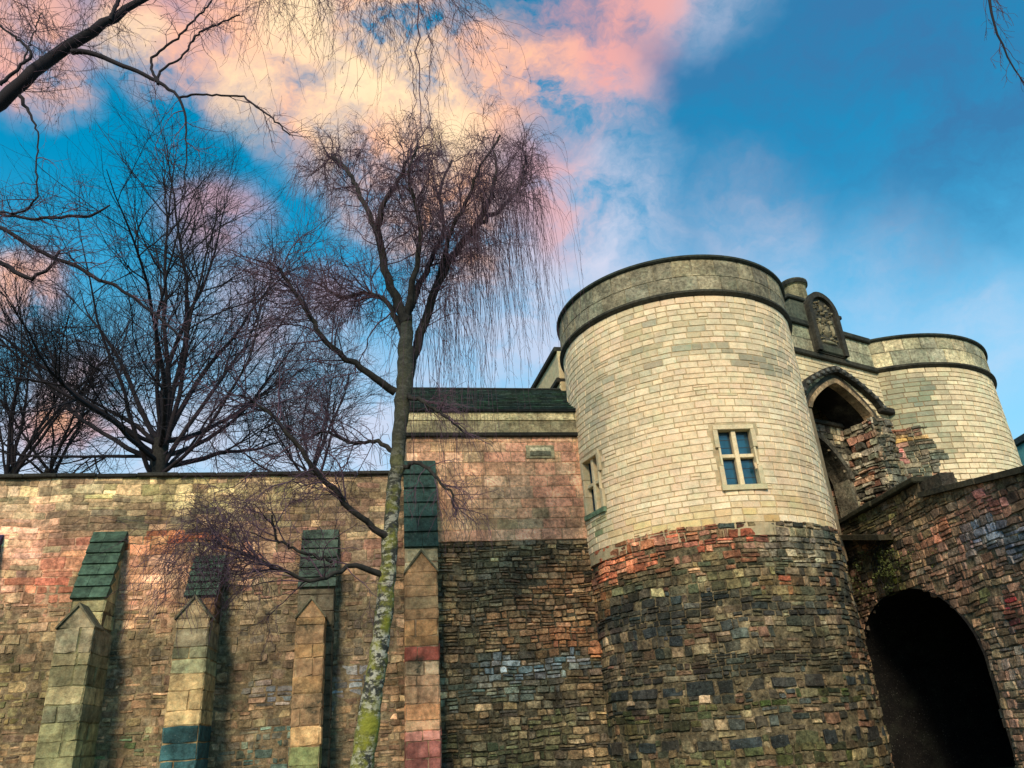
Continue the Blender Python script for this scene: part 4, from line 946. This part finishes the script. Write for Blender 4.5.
background_tree('small_tree', 'thin low bare tree behind the wall left of the big fan tree', 50, 37, 1, 23, topy=285, spreadk=.85, limbs=6, dens=.4, fork=470)

def birch():
    rng = np.random.default_rng(33); Y = 13.
    b = aty(362, 768, Y); root = thing('weeping_birch', 'tall weeping birch with mossy pale trunk standing in front of the wall', 'tree', (b[0]-.15, Y, 0))
    P, Rr = traced([(350, 850, Y, 28), (361, 768, Y, 24), (370, 710, Y, 21), (374, 685, Y, 19), (380, 650, Y, 18), (384, 612, Y, 18), (389, 562, Y, 16), (391, 520, Y, 15), (396, 474, Y, 14), (400, 430, Y, 14), (404, 395, Y, 16), (405, 365, Y, 17), (406, 340, Y, 14), (407, 315, Y, 11)], 70, .01, rng); Rr = Rr*rng.uniform(.93, 1.09, len(Rr))
    tr = Br(); tr.add(P[None], Rr[None], 18); tr.build('trunk', M_BIRCH, root)
    limbs = [
     [(407, 322, Y, 13), (395, 300, Y-.1, 9), (384, 265, Y-.2, 8), (376, 232, Y-.3, 7), (381, 205, Y-.4, 5), (400, 180, Y-.5, 4), (412, 150, Y-.5, 2)],
     [(376, 232, Y-.3, 6), (362, 198, Y, 5), (347, 170, Y+.3, 4), (332, 155, Y+.6, 3)],
     [(402, 400, Y, 12), (413, 360, Y+.2, 10), (425, 318, Y+.4, 9), (437, 285, Y+.5, 8), (455, 250, Y+.6, 7), (478, 225, Y+.6, 6), (493, 195, Y+.6, 5), (498, 168, Y+.5, 3), (492, 148, Y+.5, 2)],
     [(437, 285, Y+.5, 6), (450, 232, Y+.2, 4), (470, 195, Y-.1, 3.5), (480, 165, Y-.4, 2.5), (500, 135, Y-.5, 2)],
     [(407, 318, Y, 9), (414, 280, Y-.3, 6), (421, 240, Y-.5, 5), (418, 205, Y-.8, 4), (405, 175, Y-1, 3), (418, 145, Y-1, 2)],
     [(478, 225, Y+.6, 5), (502, 208, Y+1, 4), (520, 188, Y+1.3, 3), (526, 160, Y+1.4, 2)],
     [(395, 392, Y, 9), (372, 375, Y-.3, 7), (342, 357, Y-.5, 6), (318, 335, Y-.8, 5.5), (306, 308, Y-.9, 4.5), (292, 285, Y-1, 4), (280, 268, Y-1.2, 3)],
     [(391, 540, Y, 8), (370, 524, Y-.3, 6), (342, 502, Y-.6, 5.5), (312, 465, Y-1, 5), (285, 430, Y-1.3, 4), (262, 405, Y-1.4, 3), (240, 395, Y-1.6, 2)],
     [(388, 577, Y, 7), (350, 563, Y-.4, 5), (322, 583, Y-.8, 4), (290, 575, Y-1.1, 3.5), (262, 562, Y-1.3, 3), (232, 548, Y-1.5, 2), (205, 540, Y-1.6, 2)],
     [(332, 562, Y-.6, 3.5), (300, 552, Y-.9, 3), (275, 540, Y-1, 2.5), (272, 515, Y-1.1, 2)],
     [(406, 340, Y, 7), (388, 300, Y+.5, 5), (362, 290, Y+.8, 4), (345, 300, Y+1, 3), (320, 285, Y+1.2, 2)],
     [(400, 470, Y, 5), (420, 462, Y-.2, 4), (436, 478, Y-.4, 3), (452, 492, Y-.5, 2.5), (456, 515, Y-.5, 2)],
     [(403, 395, Y, 6), (420, 400, Y-.3, 4), (440, 412, Y-.5, 3), (462, 430, Y-.6, 2)],
     [(398, 455, Y, 6), (378, 440, Y+.3, 4), (350, 445, Y+.6, 3), (325, 430, Y+.8, 2.5), (300, 440, Y+1, 2)],
     [(408, 312, Y, 8), (430, 262, Y+.9, 5), (445, 230, Y+1.2, 4), (438, 190, Y+1.4, 3), (452, 160, Y+1.5, 2)]]
    PL = []; RL = []
    for l in limbs:
        p, r = traced(l, 22, .018, rng); PL.append(p); RL.append(r)
        x = Br(); x.add(p[None], r[None], 10); x.build('limb', M_BARK, root)
    PL = np.array(PL); RL = np.array(RL)
    up_i = [0, 1, 1, 2, 3, 4, 4, 5, 14, 9+1]; lo_i = [6, 7, 8, 9, 10, 13]; rt_i = [11, 12]
    tw = Br()
    U, UR = PL[up_i], RL[up_i]
    A, AR = grow(U, UR, 210, rng, (.45, 1.35), (.009, .018), (25, 75), 9, (0, 0, .07), .14, .35, (.25, 1.), lo=.1); tw.add(A, AR, 5)
    A2, A2R = grow(A, AR, 1000, rng, (.3, .8), (.006, .010), (20, 65), 7, (0, 0, -.02), .17, .45, (.2, 1.), lo=.1); tw.add(A2, A2R, 4)
    # hanging whips off the crown
    H1, H1R = grow(A2, A2R, 2800, rng, (.4, 1.4), (.004, .0058), (20, 80), 9, (0, 0, -.42), .11, .6, (.4, 1.), lo=.05, rmax=1.); tw.add(H1, H1R, 3)
    A3, A3R = grow(A2, A2R, 4200, rng, (.15, .5), (.0045, .006), (20, 70), 5, (0, 0, -.04), .25, .7, (.1, 1.), rmax=1.); tw.add(A3, A3R, 3)
    # long curtain on the right side
    e = np.array([PL[5], PL[3], PL[2]]); er = np.array([RL[5], RL[3], RL[2]])
    Q, QR = grow(e, er, 44, rng, (.3, .75), (.010, .016), (30, 75), 9, (.06, 0, -.01), .12, .4, (.25, 1.), bias=(.25, 0, .35), lo=.1); tw.add(Q, QR, 4)
    Z, ZR = grow(Q, QR, 430, rng, (1.2, 5.2), (.0034, .005), (60, 120), 14, (0, 0, -.5), .11, .6, (.25, 1.), lo=.05, rmax=1.); tw.add(Z, ZR, 3)
    Z2, Z2R = grow(Z, ZR, 1500, rng, (.12, .4), (.0035, .0045), (20, 60), 4, (0, 0, -.3), .15, .8, (.1, 1.), rmax=1.); tw.add(Z2, Z2R, 3)
    # lower spreading branches, left
    S_, SR = PL[lo_i], RL[lo_i]
    A, AR = grow(S_, SR, 140, rng, (.6, 1.8), (.009, .018), (25, 80), 9, (-.03, 0, -.01), .17, .35, (.2, 1.), bias=(-.35, 0, .1), lo=.1); tw.add(A, AR, 5)
    A2, A2R = grow(A, AR, 900, rng, (.3, .95), (.0055, .009), (20, 70), 7, (0, 0, -.04), .2, .5, (.2, 1.), lo=.1); tw.add(A2, A2R, 4)
    A3, A3R = grow(A2, A2R, 4600, rng, (.15, .6), (.0038, .0052), (20, 70), 5, (0, 0, -.1), .22, .7, (.1, 1.), rmax=1.); tw.add(A3, A3R, 3)
    # dense little knots: one over the second buttress, one by the eaves of the wing
    def knot(px, py, YY, n, rad, seed):
        c = aty(px, py, YY); r2 = np.random.default_rng(seed); S0 = c+r2.normal(0, rad*.38, (n, 3)); D_ = r2.normal(0, 1, (n, 3)); D_ /= np.linalg.norm(D_, axis=1, keepdims=True); o = [S0]
        for k in range(7): D_ = D_+r2.normal(0, .25, (n, 3))+np.array([0, 0, -.16]); D_ /= np.linalg.norm(D_, axis=1, keepdims=True); o.append(o[-1]+D_*rad/5*r2.uniform(.5, 1.2, (n, 1)))
        tw.add(np.stack(o, 1), np.full((n, 8), .0034), 3)
    knot(205, 530, Y-1.6, 190, .75, 1); knot(180, 560, Y-1.6, 110, .7, 2); knot(228, 520, Y-1.5, 90, .6, 3)
    # right hand drooping spray in front of the wing
    A, AR = grow(PL[rt_i], RL[rt_i], 30, rng, (.4, 1.), (.007, .011), (20, 70), 8, (.05, 0, -.03), .18, .4, (.2, 1.), bias=(.4, 0, .1)); tw.add(A, AR, 4)
    A2, A2R = grow(A, AR, 200, rng, (.3, .9), (.004, .0055), (20, 80), 7, (0, 0, -.16), .16, .6, (.2, 1.), rmax=1.); tw.add(A2, A2R, 3)
    o = tw.build('twigs', M_TWIGP, root); o['kind'] = 'stuff'
birch()

def overhang():
    rng = np.random.default_rng(50); Y = 7.
    root = thing('overhanging_birch', 'dark boughs with fine hanging twigs reaching in from the top left corner', 'tree', (-9.5, 6.5, 0))
    e = aty(-70, 150, Y)
    tr = Br(); P = smoothline([(-9.5, 6.5, -.3), (-9.45, 6.5, 4), (-9.2, 6.5, 8), (-8.8, 6.6, 12)], 30); tr.add(P[None], np.linspace(.26, .10, 30)[None], 16); tr.build('trunk', M_BIRCH, root)
    st = (-9.4, 6.5, 5.2)
    def from_trunk(z, pts, n=30, w0=.08):
        p, r = traced(pts, n-6, .012, rng); s = np.array([-9.35, 6.5, z]); t = np.linspace(0, 1, 7)[:-1, None]; q = s*(1-t)+p[0]*t; q[1:, 2] += .0
        return np.vstack([q, p]), np.r_[np.linspace(w0, r[0], 6), r]
    B_ = [
     from_trunk(5.0, [(-60, 150, Y, 16), (0, 102, Y, 14), (28, 80, Y, 13), (55, 55, Y, 12), (80, 38, Y, 11), (110, 18, Y, 9), (135, 5, Y+.1, 7), (165, -12, Y+.2, 5), (200, -30, Y+.3, 4)]),
     from_trunk(3.9, [(-60, 200, Y, 5), (0, 228, Y, 4), (39, 251, Y, 4), (78, 268, Y, 4), (129, 294, Y, 3), (156, 313, Y, 3), (183, 340, Y, 2)], w0=.04),
     from_trunk(4.4, [(-60, 205, Y+.5, 5), (0, 215, Y+.5, 3), (45, 218, Y+.5, 3), (92, 217, Y+.5, 3), (110, 205, Y+.6, 1.5)], w0=.04),
     from_trunk(6.5, [(-80, 60, Y+1, 8), (0, -20, Y+1, 7), (100, -50, Y+1, 6), (200, -50, Y+1, 5), (300, -40, Y+1, 4), (390, -30, Y+1, 3), (440, -20, Y+1, 2)], w0=.06),
     from_trunk(4.2, [(-60, 235, Y, 6), (0, 262, Y, 5), (30, 280, Y, 4), (50, 270, Y, 3), (60, 250, Y, 2)], w0=.04)]
    free = [[(72, 52, Y, 6), (95, 53, Y, 5), (120, 65, Y, 4.5), (152, 78, Y, 4), (175, 92, Y, 3), (185, 108, Y, 2.5), (186, 150, Y, 1.3), (185, 190, Y, 1)],
     [(178, 98, Y, 2.5), (205, 94, Y, 2), (243, 96, Y, 2), (265, 112, Y, 1.8), (290, 135, Y, 1.5)],
     [(158, 84, Y, 3.2), (153, 72, Y, 2.8), (149, 58, Y, 2.5), (175, 40, Y, 2.2), (195, 20, Y, 2), (212, 0, Y, 1.6)],
     [(158, 84, Y, 3), (158, 71, Y, 2.5), (180, 60, Y, 2), (198, 33, Y, 2), (240, 15, Y, 1.5)],
     [(20, 96, Y, 4), (38, 130, Y, 1.5), (36, 170, Y, 1.5), (38, 200, Y, 2), (20, 215, Y, 2), (0, 212, Y, 2)],
     [(110, 20, Y, 4), (122, -10, Y, 4), (118, -40, Y, 4)], [(0, 85, Y-.3, 4), (20, 68, Y-.3, 3), (33, 55, Y-.3, 3), (22, 42, Y-.3, 2.5), (0, 26, Y-.3, 2)],
     [(24, 62, Y-.3, 2), (33, 35, Y-.3, 1.2), (42, 12, Y-.3, 1)]]
    PL = []; RL = []
    for q in B_: PL.append(q[0]); RL.append(q[1])
    for l in free:
        q = traced(l, 30, .008, rng); PL.append(q[0]); RL.append(q[1])
    for p, r in zip(PL, RL):
        x = Br(); x.add(p[None], r[None], 9); x.build('limb', M_TWIG, root)
    PL = np.array(PL); RL = np.array(RL); tw = Br()
    # fine twiggery
    base = list(range(len(PL)))
    A, AR = grow(PL[[0, 1, 2, 4, 5, 6, 7, 8, 9, 10, 11, 12]], RL[[0, 1, 2, 4, 5, 6, 7, 8, 9, 10, 11, 12]], 170, rng, (.25, .9), (.004, .007), (25, 75), 8, (.02, 0, -.02), .17, .4, (.35, 1.), lo=.1); tw.add(A, AR, 4)
    A2, A2R = grow(A, AR, 1300, rng, (.12, .5), (.0022, .0032), (20, 70), 6, (0, 0, -.05), .2, .6, (.1, 1.), rmax=1.); tw.add(A2, A2R, 3)
    # hanging birch sprays with catkins along the top
    A, AR = grow(PL[[3]], RL[[3]], 60, rng, (.7, 1.7), (.005, .008), (30, 90), 9, (.03, 0, -.07), .13, .4, (.3, 1.), lo=.1); tw.add(A, AR, 4)
    H_, HR = grow(A, AR, 760, rng, (.6, 2.1), (.0026, .0038), (20, 80), 11, (0, 0, -.2), .2, .6, (.2, 1.), lo=.05, rmax=1.); tw.add(H_, HR, 3)
    H2, H2R = grow(H_, HR, 3200, rng, (.06, .28), (.002, .0027), (25, 70), 5, (0, 0, -.2), .2, .8, (.1, 1.), rmax=1.); tw.add(H2, H2R, 3)
    ck, cr = grow(H2, H2R, 260, rng, (.03, .05), (.006, .007), (10, 50), 3, (0, 0, -.4), .05, .8, (.7, 1.), rmax=9.); tw.add(ck, cr, 4)
    # one long whip hanging through the middle of the birch crown
    for l in ([(416, -60, Y+1, 2), (420, 10, Y+1, 1.7), (417, 60, Y+1, 1.4), (423, 110, Y+1, 1.1), (421, 160, Y+1, .8), (427, 200, Y+1, .6)], [(410, 50, Y+1, 1.), (415, 100, Y+1, .8), (407, 140, Y+1, .6)], [(432, 30, Y+1, 1.), (427, 90, Y+1, .8), (433, 160, Y+1, .5)]):
        q = traced(l, 20, .016, rng); tw.add(q[0][None], q[1][None], 4)
        a_, b_ = grow(q[0][None], q[1][None], 30, rng, (.08, .3), (.002, .003), (20, 60), 5, (0, 0, -.25), .2, .7, (.1, 1.), rmax=1.); tw.add(a_, b_, 3)
    o = tw.build('twigs', M_TWIGP, root); o['kind'] = 'stuff'
overhang()

def right_twigs():
    rng = np.random.default_rng(60); Y = 7.
    s = aty(1150, -100, Y); root = thing('drooping_branch_tree', 'tree whose thin dark drooping spray hangs in the top right corner', 'tree', (s[0]+1.2, Y, 0))
    tr = Br(); P = smoothline([(s[0]+1.2, Y, -.3), (s[0]+1.15, Y, 5), (s[0]+1.0, Y, s[2]+2)], 20); tr.add(P[None], np.linspace(.22, .08, 20)[None], 14); tr.build('trunk', M_BIRCH, root)
    p, r = traced([(1150, -100, Y, 9), (1060, -110, Y, 6), (1000, -70, Y, 5), (985, -30, Y, 3.5), (990, 10, Y, 2.5), (1000, 40, Y, 2), (1010, 62, Y, 1.6), (1024, 80, Y, 1.2), (1034, 105, Y, 1)], 30, .01, rng)
    p = np.vstack([[s[0]+1.1, Y, s[2]-.6], p]); r = np.r_[r[0]*1.4, r]
    x = Br(); x.add(p[None], r[None], 8); x.build('limb', M_TWIG, root)
    tw = Br(); A, AR = grow(p[None], r[None], 26, rng, (.3, .8), (.003, .005), (15, 60), 9, (.02, 0, -.16), .14, .5, (.3, .95)); tw.add(A, AR, 3)
    A2, A2R = grow(A, AR, 120, rng, (.06, .25), (.002, .003), (20, 60), 5, (0, 0, -.2), .2, .7, (.1, 1.), rmax=1.); tw.add(A2, A2R, 3)
    o = tw.build('twigs', M_TWIGP, root); o['kind'] = 'stuff'
right_twigs()

# ------------------------------------------------------------------ ivy clump on the bridge beside the tower
def ivy():
    rng = np.random.default_rng(70); u, z = B.hit(888, 575)
    root = thing('ivy_clump', 'green ivy clump hanging on the bridge above the black arch beside the tower', 'plant', (*B.f(np.array([u]), np.array([0.]), np.array([0.1]))[0][:2], z-.8))
    n = 2200; uu = u+.1+rng.normal(0, 1.0, n)+.5*np.sin(np.arange(n)*.013); zz = z+.1+rng.normal(0, .55, n); dd = .1+np.abs(rng.normal(0, .1, n)); k = (zz > 4.45) & (fbm(uu*3, zz*3, 9) > .47) & (zz < 6.1-(uu+.8)*.2)
    uu, zz, dd = uu[k], zz[k], dd[k]; n = len(uu); c = B.f(uu, zz, dd); s = rng.uniform(.02, .042, (n, 1))
    a = rng.normal(0, 1, (n, 3)); a /= np.linalg.norm(a, axis=1, keepdims=True); b = np.cross(a, rng.normal(0, 1, (n, 3))); b /= np.linalg.norm(b, axis=1, keepdims=True)
    V = np.stack([c-a*s, c+b*s*.6, c+a*s, c-b*s*.6], 1).reshape(-1, 3); F = np.arange(n*4).reshape(-1, 4)
    obj('leaves', V, F, plain('ivy_leaf', (.07, .08, .02), .6, nscale=5, amp=.8), root)
    st = Br(); P = []
    for i in range(14):
        x = u+rng.normal(0, .5); q = [(x+rng.normal(0, .06)*k_, 4.5+k_*.22) for k_ in range(8)]; P.append([B.f(np.array([a_]), np.array([b_]), np.array([.1]))[0] for a_, b_ in q])
    P = np.array(P); st.add(P, np.full(P.shape[:2], .01), 4); st.build('stems', M_BARK, root)
ivy()
